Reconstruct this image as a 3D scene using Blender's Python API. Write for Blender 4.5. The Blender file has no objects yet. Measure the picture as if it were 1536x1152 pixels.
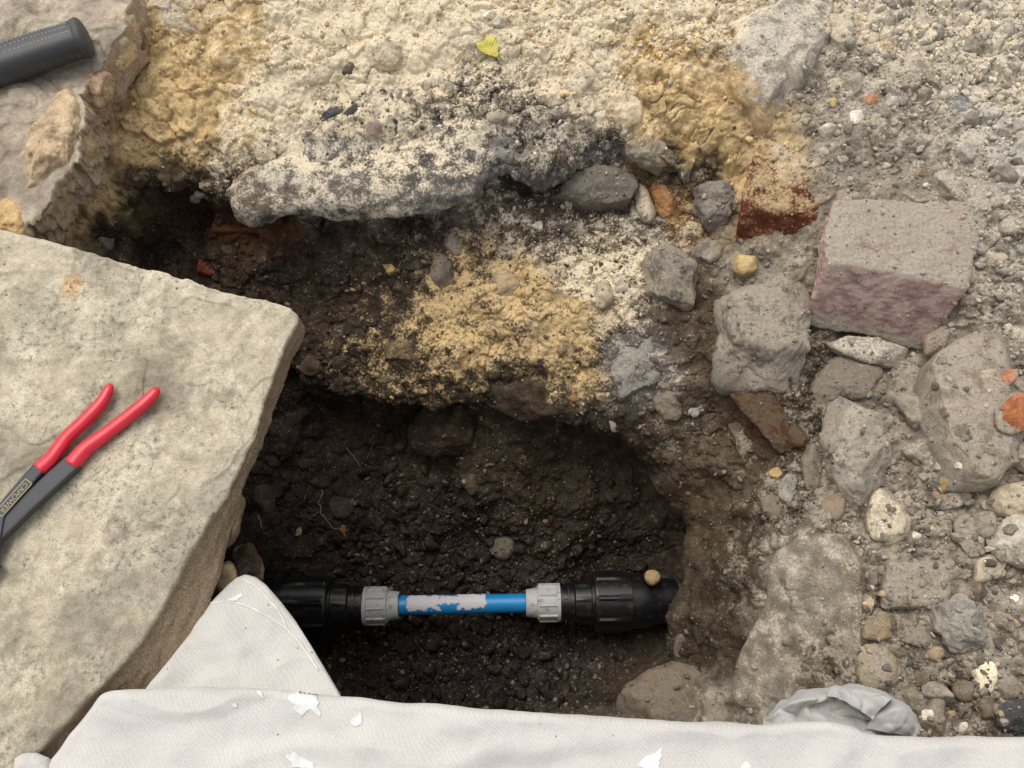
import bpy, math, random
import numpy as np
from mathutils import Vector
from mathutils.bvhtree import BVHTree

# ---------------------------------------------------------------- camera, sky, sun, exposure
scene = bpy.context.scene
COL = scene.collection
CAM_H, TILT, FPX = 0.88, math.radians(20.0), 1183.0
cam_data = bpy.data.cameras.new("camera")
cam = bpy.data.objects.new("camera", cam_data)
COL.objects.link(cam)
cam.location = (0, 0, CAM_H)
cam.rotation_euler = (TILT, 0, 0)
cam_data.sensor_width = 36.0
cam_data.lens = 36.0 * FPX / 1536.0
cam_data.clip_start = 0.02
cam_data.clip_end = 200.0
scene.camera = cam

SUN_EL, SUN_AZ = math.radians(62), math.radians(-35)      # azimuth measured from +Y towards +X
world = bpy.data.worlds.new("World")
scene.world = world
world.use_nodes = True
wn = world.node_tree.nodes
wl = world.node_tree.links
sky = wn.new("ShaderNodeTexSky")
sky.sky_type = 'NISHITA'
sky.sun_disc = False
sky.sun_elevation = SUN_EL
sky.sun_rotation = SUN_AZ
sky.dust_density = 3.0
sky.ozone_density = 1.0
hsv = wn.new("ShaderNodeHueSaturation")
hsv.inputs['Saturation'].default_value = 0.12              # a veiled, nearly white sky
wl.new(sky.outputs[0], hsv.inputs['Color'])
bg = wn["Background"]
bg.inputs[1].default_value = 0.12
wl.new(hsv.outputs[0], bg.inputs[0])

sun_data = bpy.data.lights.new("sun", 'SUN')
sun_data.energy = 0.9
sun_data.angle = math.radians(40)
sun_data.color = (1.0, 0.92, 0.80)
sun = bpy.data.objects.new("sun", sun_data)
COL.objects.link(sun)
sd = Vector((math.sin(SUN_AZ) * math.cos(SUN_EL), math.cos(SUN_AZ) * math.cos(SUN_EL), math.sin(SUN_EL)))
sun.rotation_euler = (-sd).to_track_quat('-Z', 'Y').to_euler()
sun.location = sd * 5

scene.view_settings.view_transform = 'Standard'
scene.view_settings.look = 'None'
scene.view_settings.gamma = 1.0
scene.view_settings.exposure = 0.60
scene.view_settings.use_curve_mapping = False

# ---------------------------------------------------------------- pixel to place
FWD = np.array([0, math.sin(TILT), -math.cos(TILT)])
UPV = np.array([0, math.cos(TILT), math.sin(TILT)])
RGT = np.array([1.0, 0, 0])
CAM = np.array([0, 0, CAM_H])

def ray(px, py):
    return FWD + RGT * ((px - 768.0) / FPX) - UPV * ((py - 576.0) / FPX)

def at(px, py, z):
    d = ray(px, py)
    return CAM + d * ((z - CAM_H) / d[2])

def on_plane(px, py, c, n):
    d = ray(px, py)
    return CAM + d * (np.dot(c - CAM, n) / np.dot(d, n))

# ---------------------------------------------------------------- noise
_G = np.array([[1,1,0],[-1,1,0],[1,-1,0],[-1,-1,0],[1,0,1],[-1,0,1],[1,0,-1],[-1,0,-1],
               [0,1,1],[0,-1,1],[0,1,-1],[0,-1,-1],[1,1,0],[-1,1,0],[0,-1,1],[0,-1,-1]], dtype=np.float32)

def _h(i, j, k, seed):
    h = (i.astype(np.uint32) * np.uint32(374761393) + j.astype(np.uint32) * np.uint32(668265263)
         + k.astype(np.uint32) * np.uint32(2147483647) + np.uint32((seed * 974711 + 1013) & 0xffffffff))
    h = (h ^ (h >> np.uint32(13))) * np.uint32(1274126177)
    h = (h ^ (h >> np.uint32(15))) * np.uint32(2246822519)
    return h ^ (h >> np.uint32(16))

def perlin(p, seed=0):
    p = np.asarray(p, dtype=np.float64) + 137.31
    i = np.floor(p).astype(np.int64)
    f = (p - i).astype(np.float32)
    u = f * f * f * (f * (f * 6 - 15) + 10)
    out = np.zeros(len(p), np.float32)
    for a in (0, 1):
        wa = u[:, 0] if a else 1 - u[:, 0]
        for b in (0, 1):
            wb = u[:, 1] if b else 1 - u[:, 1]
            for c in (0, 1):
                wc = u[:, 2] if c else 1 - u[:, 2]
                g = _G[_h(i[:, 0] + a, i[:, 1] + b, i[:, 2] + c, seed) & np.uint32(15)]
                out += wa * wb * wc * (g[:, 0] * (f[:, 0] - a) + g[:, 1] * (f[:, 1] - b) + g[:, 2] * (f[:, 2] - c))
    return out

def fbm(p, seed=0, octv=3, gain=0.5):
    s = np.zeros(len(p), np.float32); a = 1.0; q = np.asarray(p, dtype=np.float64)
    for o in range(octv):
        s += a * perlin(q, seed + o * 17); a *= gain; q = q * 2.03
    return s

def worley(p, seed=0):
    """distance to the nearest of one jittered point per cell (3-D)"""
    p = np.asarray(p, dtype=np.float64) + 91.7
    i = np.floor(p).astype(np.int64)
    best = np.full(len(p), 9.0, np.float32)
    for a in (-1, 0, 1):
        for b in (-1, 0, 1):
            for c in (-1, 0, 1):
                ci, cj, ck = i[:, 0] + a, i[:, 1] + b, i[:, 2] + c
                h = _h(ci, cj, ck, seed)
                dx = ci + (h & np.uint32(1023)) / 1023.0 - p[:, 0]
                dy = cj + ((h >> np.uint32(10)) & np.uint32(1023)) / 1023.0 - p[:, 1]
                dz = ck + ((h >> np.uint32(20)) & np.uint32(1023)) / 1023.0 - p[:, 2]
                np.minimum(best, (dx * dx + dy * dy + dz * dz).astype(np.float32), out=best)
    return np.sqrt(best)

def worley_cells(p, seed=0):
    """nearest and second distance, and a random number per cell"""
    p = np.asarray(p, dtype=np.float64) + 57.3
    i = np.floor(p).astype(np.int64)
    f1 = np.full(len(p), 9.0, np.float32); f2 = f1.copy(); rid = np.zeros(len(p), np.float32)
    for a in (-1, 0, 1):
        for b in (-1, 0, 1):
            for c in (-1, 0, 1):
                ci, cj, ck_ = i[:, 0] + a, i[:, 1] + b, i[:, 2] + c
                h = _h(ci, cj, ck_, seed)
                dx = ci + (h & np.uint32(1023)) / 1023.0 - p[:, 0]
                dy = cj + ((h >> np.uint32(10)) & np.uint32(1023)) / 1023.0 - p[:, 1]
                dz = ck_ + ((h >> np.uint32(20)) & np.uint32(1023)) / 1023.0 - p[:, 2]
                d = (dx * dx + dy * dy + dz * dz).astype(np.float32)
                m = d < f1
                f2 = np.where(m, f1, np.minimum(f2, d)); f1 = np.where(m, d, f1)
                rid = np.where(m, (_h(ci, cj, ck_, seed + 77) & np.uint32(4095)) / np.float32(4095), rid)
    return np.sqrt(f1), np.sqrt(f2), rid.astype(np.float32)

def sstep(a, b, x):
    t = np.clip((x - a) / (b - a), 0, 1)
    return t * t * (3 - 2 * t)

# ---------------------------------------------------------------- materials
class NT:
    def __init__(self, name):
        self.m = bpy.data.materials.new(name)
        self.m.use_nodes = True
        self.t = self.m.node_tree
        self.b = self.t.nodes["Principled BSDF"]
        self.tc = None
    def n(self, kind, **kw):
        nd = self.t.nodes.new(kind)
        for k, v in kw.items():
            setattr(nd, k, v)
        return nd
    def l(self, a, b):
        self.t.links.new(a, b)
    def put(self, sock, v):
        if isinstance(v, bpy.types.NodeSocket):
            self.l(v, sock)
        elif v is not None:
            sock.default_value = v
    def coords(self):
        if self.tc is None:
            self.tc = self.n("ShaderNodeNewGeometry").outputs['Position']
        return self.tc
    def local(self):
        return self.n("ShaderNodeTexCoord").outputs['Object']
    def noise(self, scale, detail=4, rough=0.55, vec=None, dist=0.0):
        nd = self.n("ShaderNodeTexNoise")
        nd.inputs['Scale'].default_value = scale
        nd.inputs['Detail'].default_value = detail
        nd.inputs['Roughness'].default_value = rough
        nd.inputs['Distortion'].default_value = dist
        self.l(vec if vec is not None else self.coords(), nd.inputs['Vector'])
        return nd.outputs['Fac']
    def vor(self, scale, vec=None, feature='F1'):
        nd = self.n("ShaderNodeTexVoronoi")
        nd.feature = feature
        nd.inputs['Scale'].default_value = scale
        self.l(vec if vec is not None else self.coords(), nd.inputs['Vector'])
        return nd
    def math(self, op, a, b=None, c=None, clamp=False):
        nd = self.n("ShaderNodeMath", operation=op, use_clamp=clamp)
        self.put(nd.inputs[0], a); self.put(nd.inputs[1], b)
        if c is not None: self.put(nd.inputs[2], c)
        return nd.outputs[0]
    def ramp(self, x, a, b, lo=0.0, hi=1.0):
        nd = self.n("ShaderNodeMapRange", interpolation_type='SMOOTHSTEP')
        self.put(nd.inputs['Value'], x)
        self.put(nd.inputs['From Min'], a); self.put(nd.inputs['From Max'], b)
        self.put(nd.inputs['To Min'], lo); self.put(nd.inputs['To Max'], hi)
        return nd.outputs[0]
    def mix(self, f, a, b, mode='MIX'):
        nd = self.n("ShaderNodeMix", data_type='RGBA', blend_type=mode)
        self.put(nd.inputs[0], f)
        for s, v in ((nd.inputs[6], a), (nd.inputs[7], b)):
            self.put(s, (*v, 1.0) if isinstance(v, tuple) and len(v) == 3 else v)
        return nd.outputs[2]
    def scale(self, col, f):
        nd = self.n("ShaderNodeVectorMath", operation='SCALE')
        self.put(nd.inputs[0], col); self.put(nd.inputs['Scale'], f)
        return nd.outputs[0]
    def bump(self, h, strength, dist, normal=None):
        nd = self.n("ShaderNodeBump")
        nd.inputs['Strength'].default_value = strength
        nd.inputs['Distance'].default_value = dist
        self.l(h, nd.inputs['Height'])
        if normal is not None: self.l(normal, nd.inputs['Normal'])
        return nd.outputs[0]
    def done(self, col=None, rough=0.9, spec=0.3, normal=None):
        self.put(self.b.inputs['Base Color'], (*col, 1.0) if isinstance(col, tuple) and len(col) == 3 else col)
        self.put(self.b.inputs['Roughness'], rough)
        self.put(self.b.inputs['Specular IOR Level'], spec)
        if normal is not None: self.l(normal, self.b.inputs['Normal'])
        return self.m

def mat_soil(name="soil", bump=0.0016, grain=1.0, streak=0.0):
    t = NT(name)
    base = t.n("ShaderNodeVertexColor", layer_name="base").outputs[0]
    dn = t.n("ShaderNodeVertexColor", layer_name="dust")
    dust, cov = dn.outputs[0], dn.outputs[1]
    n1 = t.noise(45, 5, 0.6)
    n2 = t.noise(260, 4, 0.65)
    n3 = t.noise(900, 3, 0.7)
    b = t.scale(base, t.ramp(n1, 0.3, 0.72, 0.6, 1.4))
    b = t.scale(b, t.ramp(n3, 0.3, 0.7, 0.68, 1.36))
    if streak:
        st = t.n("ShaderNodeMapping"); st.inputs['Scale'].default_value = (0.3, 0.5, 2.0); st.inputs['Rotation'].default_value = (0.4, 0.25, 0)
        t.l(t.coords(), st.inputs['Vector'])
        b = t.scale(b, t.ramp(t.noise(75, 5, 0.6, st.outputs[0], 0.4), 0.3, 0.7, 1 - streak, 1 + streak))
        pale = t.ramp(t.noise(48, 5, 0.65, None, 0.8), 0.60, 0.72)
        b = t.mix(t.math('MULTIPLY', pale, 0.35), b, (0.43, 0.39, 0.33))
    # a scatter of single grains, lighter and darker
    v = t.vor(420)
    vv = t.n("ShaderNodeSeparateColor"); t.l(v.outputs['Color'], vv.inputs[0])
    near = t.ramp(v.outputs['Distance'], 0.28, 0.46, 1.0, 0.0)
    lightg = t.math('MULTIPLY', t.ramp(vv.outputs[0], 0.86, 0.92), near)
    b = t.mix(t.math('MULTIPLY', lightg, 0.5 * grain), b, (0.40, 0.35, 0.27))
    # dust of a second colour lying in patches
    m = t.math('ADD', t.math('MULTIPLY', n1, 0.52), t.math('MULTIPLY', n2, 0.36))
    m = t.math('ADD', m, t.math('MULTIPLY', n3, 0.12))
    thr = t.math('MULTIPLY_ADD', cov, -0.34, 0.67)
    mask = t.ramp(t.math('SUBTRACT', m, thr), -0.06, 0.07)
    mask = t.math('MULTIPLY', mask, t.ramp(cov, 0.0, 0.06))
    d = t.scale(dust, t.ramp(n2, 0.25, 0.75, 0.78, 1.2))
    d = t.scale(d, t.ramp(n3, 0.3, 0.7, 0.76, 1.24))
    col = t.mix(mask, b, d)
    darkg = t.math('MULTIPLY', t.ramp(vv.outputs[1], 0.90, 0.95), near)
    col = t.scale(col, t.math('MULTIPLY_ADD', darkg, -0.5, 1.0))
    hgt = t.math('ADD', t.math('MULTIPLY', n2, 0.8), t.math('MULTIPLY', n3, 0.3))
    hgt = t.math('ADD', hgt, t.math('MULTIPLY', lightg, 0.25))
    hgt = t.math('ADD', hgt, t.math('MULTIPLY', mask, 0.1))
    return t.done(col, 0.93, 0.18, t.bump(hgt, 1.0, bump))

def mat_stone(name, band=0.0, pit=1.0, rough=0.85):
    """colour comes from the object's own colour; its alpha says how dusty the upper side is"""
    t = NT(name)
    oi = t.n("ShaderNodeObjectInfo")
    geo = t.n("ShaderNodeNewGeometry")
    off = t.n("ShaderNodeVectorMath", operation='ADD')
    t.l(geo.outputs['Position'], off.inputs[0])
    comb = t.n("ShaderNodeCombineXYZ")
    for k in range(3): t.l(t.math('MULTIPLY', oi.outputs['Random'], 3.7 + k), comb.inputs[k])
    t.l(comb.outputs[0], off.inputs[1])
    v = off.outputs[0]
    n1 = t.noise(28, 5, 0.62, v, 0.6)
    n2 = t.noise(170, 4, 0.65, v)
    n3 = t.noise(800, 3, 0.7, v)
    c = t.scale(oi.outputs['Color'], t.ramp(n1, 0.28, 0.74, 0.62, 1.38))
    c = t.scale(c, t.ramp(n2, 0.28, 0.72, 0.74, 1.26))
    c = t.scale(c, t.ramp(n3, 0.3, 0.7, 0.72, 1.28))
    if band:
        st = t.n("ShaderNodeMapping"); st.inputs['Scale'].default_value = (0.25, 0.25, 2.2)
        st.inputs['Rotation'].default_value = (0.35, 0.2, 0)
        t.l(v, st.inputs['Vector'])
        nb = t.noise(60, 5, 0.6, st.outputs[0])
        c = t.scale(c, t.ramp(nb, 0.3, 0.7, 1 - band, 1 + band))
    pale = t.ramp(t.noise(60, 4, 0.6, v, 1.0), 0.62, 0.72)
    c = t.mix(t.math('MULTIPLY', pale, 0.45), c, (0.46, 0.43, 0.38))
    sep = t.n("ShaderNodeSeparateXYZ"); t.l(geo.outputs['Normal'], sep.inputs[0])
    up = t.ramp(sep.outputs[2], 0.1, 0.95)
    dm = t.math('ADD', t.math('MULTIPLY', up, 0.42), t.math('MULTIPLY', n1, 0.35))
    dm = t.math('ADD', dm, t.math('MULTIPLY', n2, 0.40))
    dm = t.math('ADD', dm, t.math('MULTIPLY', oi.outputs['Alpha'], 0.75))
    dmask = t.ramp(dm, 1.02, 1.24)
    sa = t.n("ShaderNodeAttribute", attribute_type='OBJECT', attribute_name="soil")
    dustc = t.scale(sa.outputs['Color'], t.ramp(n3, 0.3, 0.7, 0.7, 1.3))
    c = t.mix(dmask, c, dustc)
    h = t.math('ADD', t.math('MULTIPLY', n2, 1.0), t.math('MULTIPLY', n3, 0.15))
    return t.done(c, rough, 0.25, t.bump(h, 0.9 * pit, 0.0016))

def mat_slab(name, c0, c1, c2, spot=1.0, patch=None, raw0=(0.15, 0.105, 0.065), raw1=(0.34, 0.26, 0.175)):
    t = NT(name)
    v = t.coords()
    n1 = t.noise(9, 6, 0.6, v, 0.8)
    n2 = t.noise(70, 5, 0.65, v)
    n3 = t.noise(520, 4, 0.75, v)
    c = t.mix(t.ramp(n1, 0.36, 0.64), c0, c1)
    c = t.mix(t.ramp(t.noise(22, 5, 0.7, v, 1.2), 0.52, 0.7), c, c2)
    if patch:
        dx = t.n("ShaderNodeVectorMath", operation='DISTANCE'); t.l(v, dx.inputs[0]); dx.inputs[1].default_value = patch
        c = t.mix(t.math('MULTIPLY', t.ramp(t.math('MULTIPLY_ADD', n2, 0.03, dx.outputs['Value']), 0.024, 0.034, 1.0, 0.0), 0.6), c, (0.62, 0.36, 0.14))
    c = t.scale(c, t.ramp(n2, 0.25, 0.75, 0.76, 1.22))
    c = t.scale(c, t.ramp(n3, 0.28, 0.72, 0.76, 1.22))
    # lichen spots gathered in patches
    vo = t.vor(95, v); vs = t.n("ShaderNodeSeparateColor"); t.l(vo.outputs['Color'], vs.inputs[0])
    sp = t.math('MULTIPLY', t.ramp(t.math('MULTIPLY_ADD', n3, 0.5, vo.outputs['Distance']), 0.32, 0.52, 1.0, 0.0), t.ramp(vs.outputs[0], 0.8, 0.86))
    sp = t.math('MULTIPLY', sp, t.ramp(t.noise(14, 3, 0.5, v), 0.5, 0.62))
    fine = t.ramp(t.noise(150, 6, 0.85, v), 0.50, 0.64)
    fine = t.math('MULTIPLY', fine, t.ramp(t.noise(9, 5, 0.65, v, 0.8), 0.44, 0.60))
    c = t.scale(c, t.ramp(t.noise(6, 5, 0.6, v, 0.6), 0.42, 0.62, 1.10, 0.70))
    dk = t.math('MULTIPLY', t.math('MAXIMUM', sp, t.math('MULTIPLY', fine, 0.95)), 0.85 * spot)
    c = t.mix(dk, c, (0.085, 0.08, 0.075))
    # raw brown stone wherever the face turns to the side
    sa = t.n("ShaderNodeVertexColor", layer_name="side").outputs[0]
    side = t.ramp(t.math('MULTIPLY_ADD', n2, 0.9, sa), 0.75, 1.1)
    raw = t.scale(t.mix(n2, raw0, raw1), t.ramp(n3, 0.3, 0.7, 0.6, 1.5))
    c = t.mix(side, c, raw)
    h = t.math('ADD', t.math('MULTIPLY', n2, 0.9), t.math('MULTIPLY', n3, 0.2))
    return t.done(c, 0.92, 0.2, t.bump(h, 0.75, 0.0026))

def mat_plain(name, col, rough=0.4, spec=0.5, grime=0.0, gcol=(0.06, 0.05, 0.04), scale=90, bump=0.0):
    t = NT(name)
    n2 = t.noise(scale, 5, 0.65)
    n3 = t.noise(scale * 7, 3, 0.7)
    c = t.scale(t.mix(0.0, col, col), t.ramp(n2, 0.25, 0.75, 0.88, 1.1))
    if grime:
        m = t.ramp(t.math('ADD', t.math('MULTIPLY', n2, 0.6), t.math('MULTIPLY', n3, 0.4)), 0.62 - 0.25 * grime, 0.72 - 0.1 * grime)
        c = t.mix(t.math('MULTIPLY', m, min(1.0, 0.4 + grime)), c, gcol)
        r = t.math('MULTIPLY_ADD', m, 0.4, rough)
    else:
        r = t.ramp(n2, 0.3, 0.7, rough * 0.85, rough * 1.15)
    return t.done(c, r, spec, t.bump(n3, bump, 0.001) if bump else None)

def mat_canvas(name, col, stain=(0.42, 0.33, 0.22), weave=1150.0, rough=0.95):
    t = NT(name)
    v = t.local()
    mp = t.n("ShaderNodeMapping"); mp.inputs['Rotation'].default_value = (0, 0, 0.5); t.l(v, mp.inputs['Vector'])
    w1 = t.n("ShaderNodeTexWave", wave_type='BANDS', bands_direction='DIAGONAL')
    w1.inputs['Scale'].default_value = weave / 8.5; w1.inputs['Distortion'].default_value = 0.3; w1.inputs['Detail'].default_value = 2
    w1.inputs['Detail Scale'].default_value = 0.6
    t.l(v, w1.inputs['Vector'])
    n1 = t.noise(7, 5, 0.6, v); n2 = t.noise(60, 5, 0.6, v); n3 = t.noise(700, 3, 0.7, v)
    c = t.scale(t.mix(0.0, col, col), t.ramp(n1, 0.3, 0.7, 0.93, 1.05))
    c = t.scale(c, t.ramp(n3, 0.3, 0.7, 0.9, 1.1))
    c = t.scale(c, t.ramp(w1.outputs['Fac'], 0.0, 1.0, 0.965, 1.02))
    st = t.math('MULTIPLY', t.ramp(n2, 0.60, 0.74), t.ramp(t.noise(11, 3, 0.5, v), 0.52, 0.66))
    c = t.mix(t.math('MULTIPLY', st, 0.38), c, stain)
    vo = t.vor(55, v); vs = t.n("ShaderNodeSeparateColor"); t.l(vo.outputs['Color'], vs.inputs[0])
    sp = t.math('MULTIPLY', t.ramp(vo.outputs['Distance'], 0.05, 0.085, 1.0, 0.0), t.ramp(vs.outputs[0], 0.78, 0.82))
    c = t.mix(t.math('MULTIPLY', sp, 0.7), c, (0.14, 0.12, 0.1))
    h = t.math('ADD', t.math('MULTIPLY', w1.outputs['Fac'], 0.5), t.math('MULTIPLY', n3, 0.6))
    m = t.done(c, rough, 0.1, t.bump(h, 0.4, 0.0005))
    t.b.inputs['Sheen Weight'].default_value = 0.15
    return m

def mat_leaf():
    t = NT("leaf_yellow")
    v = t.local()
    c = t.mix(t.ramp(t.noise(70, 3, 0.5, v), 0.35, 0.65), (0.42, 0.40, 0.05), (0.66, 0.55, 0.12))
    c = t.mix(t.math('MULTIPLY', t.ramp(t.noise(260, 3, 0.6, v), 0.62, 0.7), 0.7), c, (0.16, 0.13, 0.03))
    m = t.done(c, 0.5, 0.4)
    return m

M = {
    'soil': mat_soil(), 'rock': mat_soil('rock', 0.0011, 0.5, 0.13), 'rock_smooth': mat_soil('rock_smooth', 0.0005, 0.2, 0.10), 'rough_crust': mat_soil('rough_crust', 0.0014, 1.0, 0.05),
    'stone': mat_stone("stone"),
    'stone_banded': mat_stone("stone_banded", 0.22),
    'smooth': mat_stone("stone_smooth", 0.0, 0.45, 0.7),
    'slab': mat_slab("slab_cream", (0.43, 0.375, 0.28), (0.53, 0.475, 0.36), (0.32, 0.275, 0.21), 1.0, tuple(at(108, 432, 0.03))),
    'slab_pink': mat_slab("slab_pinkish", (0.37, 0.305, 0.24), (0.47, 0.405, 0.31), (0.28, 0.215, 0.165), 0.35, None, (0.24, 0.165, 0.11), (0.50, 0.40, 0.29)),
    'black_plastic': mat_plain("black_plastic", (0.007, 0.007, 0.008), 0.34, 0.5, 0.42, (0.05, 0.04, 0.032), 120),
    'blue_plastic': mat_plain("blue_plastic", (0.012, 0.22, 0.52), 0.36, 0.5, 0.22, (0.03, 0.07, 0.11), 120),
    'grey_plastic': mat_plain("grey_plastic", (0.47, 0.47, 0.45), 0.5, 0.4, 0.55, (0.09, 0.075, 0.06), 110, 0.15),
    'sticker': mat_plain("sticker_white", (0.60, 0.57, 0.60), 0.7, 0.3, 0.34, (0.16, 0.17, 0.22), 170, 0.3),
    'red_grip': mat_plain("red_vinyl", (0.62, 0.018, 0.040), 0.30, 0.5, 0.09, (0.14, 0.014, 0.02), 60, 0.08),
    'black_steel': mat_plain("black_steel", (0.032, 0.034, 0.039), 0.45, 0.5, 0.06, (0.16, 0.15, 0.13), 160, 0.1),
    'gold_print': mat_plain("gold_print", (0.36, 0.31, 0.20), 0.6, 0.3),
    'rubber': mat_plain("black_rubber", (0.036, 0.039, 0.041), 0.45, 0.45, 0.22, (0.22, 0.20, 0.17), 55, 0.25),
    'stud': mat_plain("stud_grey", (0.30, 0.31, 0.31), 0.7, 0.2),
    'rubber_worn': mat_plain("rubber_worn", (0.055, 0.057, 0.057), 0.55, 0.4, 0.1, (0.3, 0.28, 0.24), 90, 0.2),
    'canvas': mat_canvas("canvas_offwhite", (0.57, 0.55, 0.52)),
    'rag': mat_canvas("cotton_grey", (0.46, 0.45, 0.43), (0.33, 0.24, 0.19), 1500.0),
    'paint': mat_plain("white_paint", (0.70, 0.715, 0.71), 0.6, 0.4, 0.0, scale=200, bump=0.2),
    'thread': mat_plain("cotton_thread", (0.74, 0.71, 0.64), 0.9, 0.1),
    'root': mat_plain("root_fibre", (0.30, 0.25, 0.19), 0.8, 0.2),
    'leaf': mat_leaf(),
}

# ---------------------------------------------------------------- object helpers
def tag(o, label, cat, group=None):
    o['label'] = label; o['category'] = cat
    if group: o['group'] = group
    return o

def link(name, me, mat, parent=None, loc=None, color=None, smooth=True):
    o = bpy.data.objects.new(name, me)
    COL.objects.link(o)
    if mat is not None and len(me.materials) == 0: me.materials.append(mat)
    if parent is not None: o.parent = parent
    if loc is not None: o.location = loc
    if color is not None: o.color = color
    if smooth and len(me.polygons):
        me.polygons.foreach_set('use_smooth', np.ones(len(me.polygons), dtype=bool))
    return o

def mesh_from(name, V, F):
    me = bpy.data.meshes.new(name)
    me.from_pydata([tuple(map(float, v)) for v in V], [], F)
    me.update()
    return me

def big_mesh(name, V, Q):
    """quads as an (n,4) array, quickly"""
    me = bpy.data.meshes.new(name)
    me.vertices.add(len(V)); me.vertices.foreach_set('co', np.asarray(V, np.float32).ravel())
    k = Q.shape[1]
    me.loops.add(Q.size); me.loops.foreach_set('vertex_index', Q.astype(np.int32).ravel())
    me.polygons.add(len(Q)); me.polygons.foreach_set('loop_start', np.arange(0, Q.size, k, dtype=np.int32))
    me.update(calc_edges=True)
    return me

def col_attr(me, name, rgba):
    a = me.color_attributes.new(name, 'FLOAT_COLOR', 'POINT')
    a.data.foreach_set('color', np.asarray(rgba, np.float32).ravel())

def grid_quads(nu, nv, wrap_u=False):
    """vertices indexed v*nu+u"""
    u = np.arange(nu if wrap_u else nu - 1); v = np.arange(nv - 1)
    U, Vv = np.meshgrid(u, v)
    U2 = (U + 1) % nu
    return np.stack([Vv * nu + U, Vv * nu + U2, (Vv + 1) * nu + U2, (Vv + 1) * nu + U], -1).reshape(-1, 4)

def empty(name, loc):
    o = bpy.data.objects.new(name, None)
    o.empty_display_size = 0.02
    COL.objects.link(o); o.location = loc
    return o

def basis(n):
    n = np.asarray(n, float); n = n / np.linalg.norm(n)
    a = np.cross([0, 1.0, 0], n)
    if np.linalg.norm(a) < 1e-3: a = np.array([1.0, 0, 0])
    a /= np.linalg.norm(a)
    return a, np.cross(n, a), n

def polar_radius(P2, th):
    """radius of a star-shaped polygon about the origin in the directions th"""
    r = np.zeros(len(th))
    d = np.stack([np.cos(th), np.sin(th)], -1)
    for k in range(len(P2)):
        a, b = P2[k], P2[(k + 1) % len(P2)]
        e = b - a
        den = d[:, 0] * e[1] - d[:, 1] * e[0]
        den = np.where(np.abs(den) < 1e-12, 1e-12, den)
        tt = (a[0] * e[1] - a[1] * e[0]) / den
        ss = (a[0] * d[:, 1] - a[1] * d[:, 0]) / den
        ok = (tt > 0) & (ss >= -1e-6) & (ss <= 1 + 1e-6)
        r = np.where(ok & (tt > r), tt, r)
    bad = r <= 0
    if bad.any(): r[bad] = np.mean(r[~bad])
    return r

def star_solid(P2, hup, hdn, nth, nps, e=0.7, et=None, soft=2):
    """closed solid whose plan is the star-shaped outline P2 (local 2-D), domed up by hup and down by hdn"""
    th = np.linspace(0, 2 * math.pi, nth, endpoint=False)
    r = polar_radius(P2, th)
    for _ in range(soft): r = 0.25 * np.roll(r, 1) + 0.5 * r + 0.25 * np.roll(r, -1)
    et = e if et is None else et
    ps = np.linspace(-math.pi / 2, math.pi / 2, nps + 2)[1:-1]
    cr = np.abs(np.cos(ps)) ** e; sr = np.sign(ps) * np.abs(np.sin(ps)) ** et
    V = []
    for c, s in zip(cr, sr):
        h = hup if s > 0 else hdn
        V.append(np.stack([np.cos(th) * r * c, np.sin(th) * r * c, np.full(nth, s * h)], -1))
    V = np.concatenate(V + [np.array([[0, 0, -hdn], [0, 0, hup]])])
    nb = nth * nps
    F = [tuple(q) for q in grid_quads(nth, nps, True).tolist()]
    for i in range(nth):
        j = (i + 1) % nth
        F.append((nb, j, i)); F.append((nb + 1, nb - nth + i, nb - nth + j))
    return V, F

def cut_facets(V, k, rng, depth=(0.64, 0.92), flat=0.35):
    for _ in range(k):
        n = np.array([rng.gauss(0, 1), rng.gauss(0, 1), abs(rng.gauss(0, 1)) * 0.9 + flat * 0.3])
        n /= np.linalg.norm(n)
        d = V @ n
        lim = d.max() * rng.uniform(*depth)
        over = np.maximum(d - lim, 0)
        V = V - n[None, :] * (over * 0.92)[:, None]
    return V

def roughen(V, R, amp, seed):
    """push points out along their direction from the middle, in three sizes of bump"""
    L = np.linalg.norm(V, axis=1, keepdims=True) + 1e-9
    D = V / L
    d = (fbm(V / R * 1.3, seed, 2) * 0.085 + fbm(V / R * 4.0, seed + 5, 2) * 0.028 + fbm(V / R * 11.0, seed + 9, 2) * 0.012) * R * amp
    return V + D * d[:, None]

def smooth_path(pts, n):
    """Catmull-Rom through the points"""
    p = np.array(pts, float); p = np.concatenate([[2 * p[0] - p[1]], p, [2 * p[-1] - p[-2]]])
    out = []
    m = len(p) - 3
    for t in np.linspace(0, m - 1e-6, n):
        k = int(t); f = t - k
        a, b, c, d = p[k:k + 4]
        out.append(0.5 * ((2 * b) + (-a + c) * f + (2 * a - 5 * b + 4 * c - d) * f * f + (-a + 3 * b - 3 * c + d) * f ** 3))
    return np.array(out)


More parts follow.
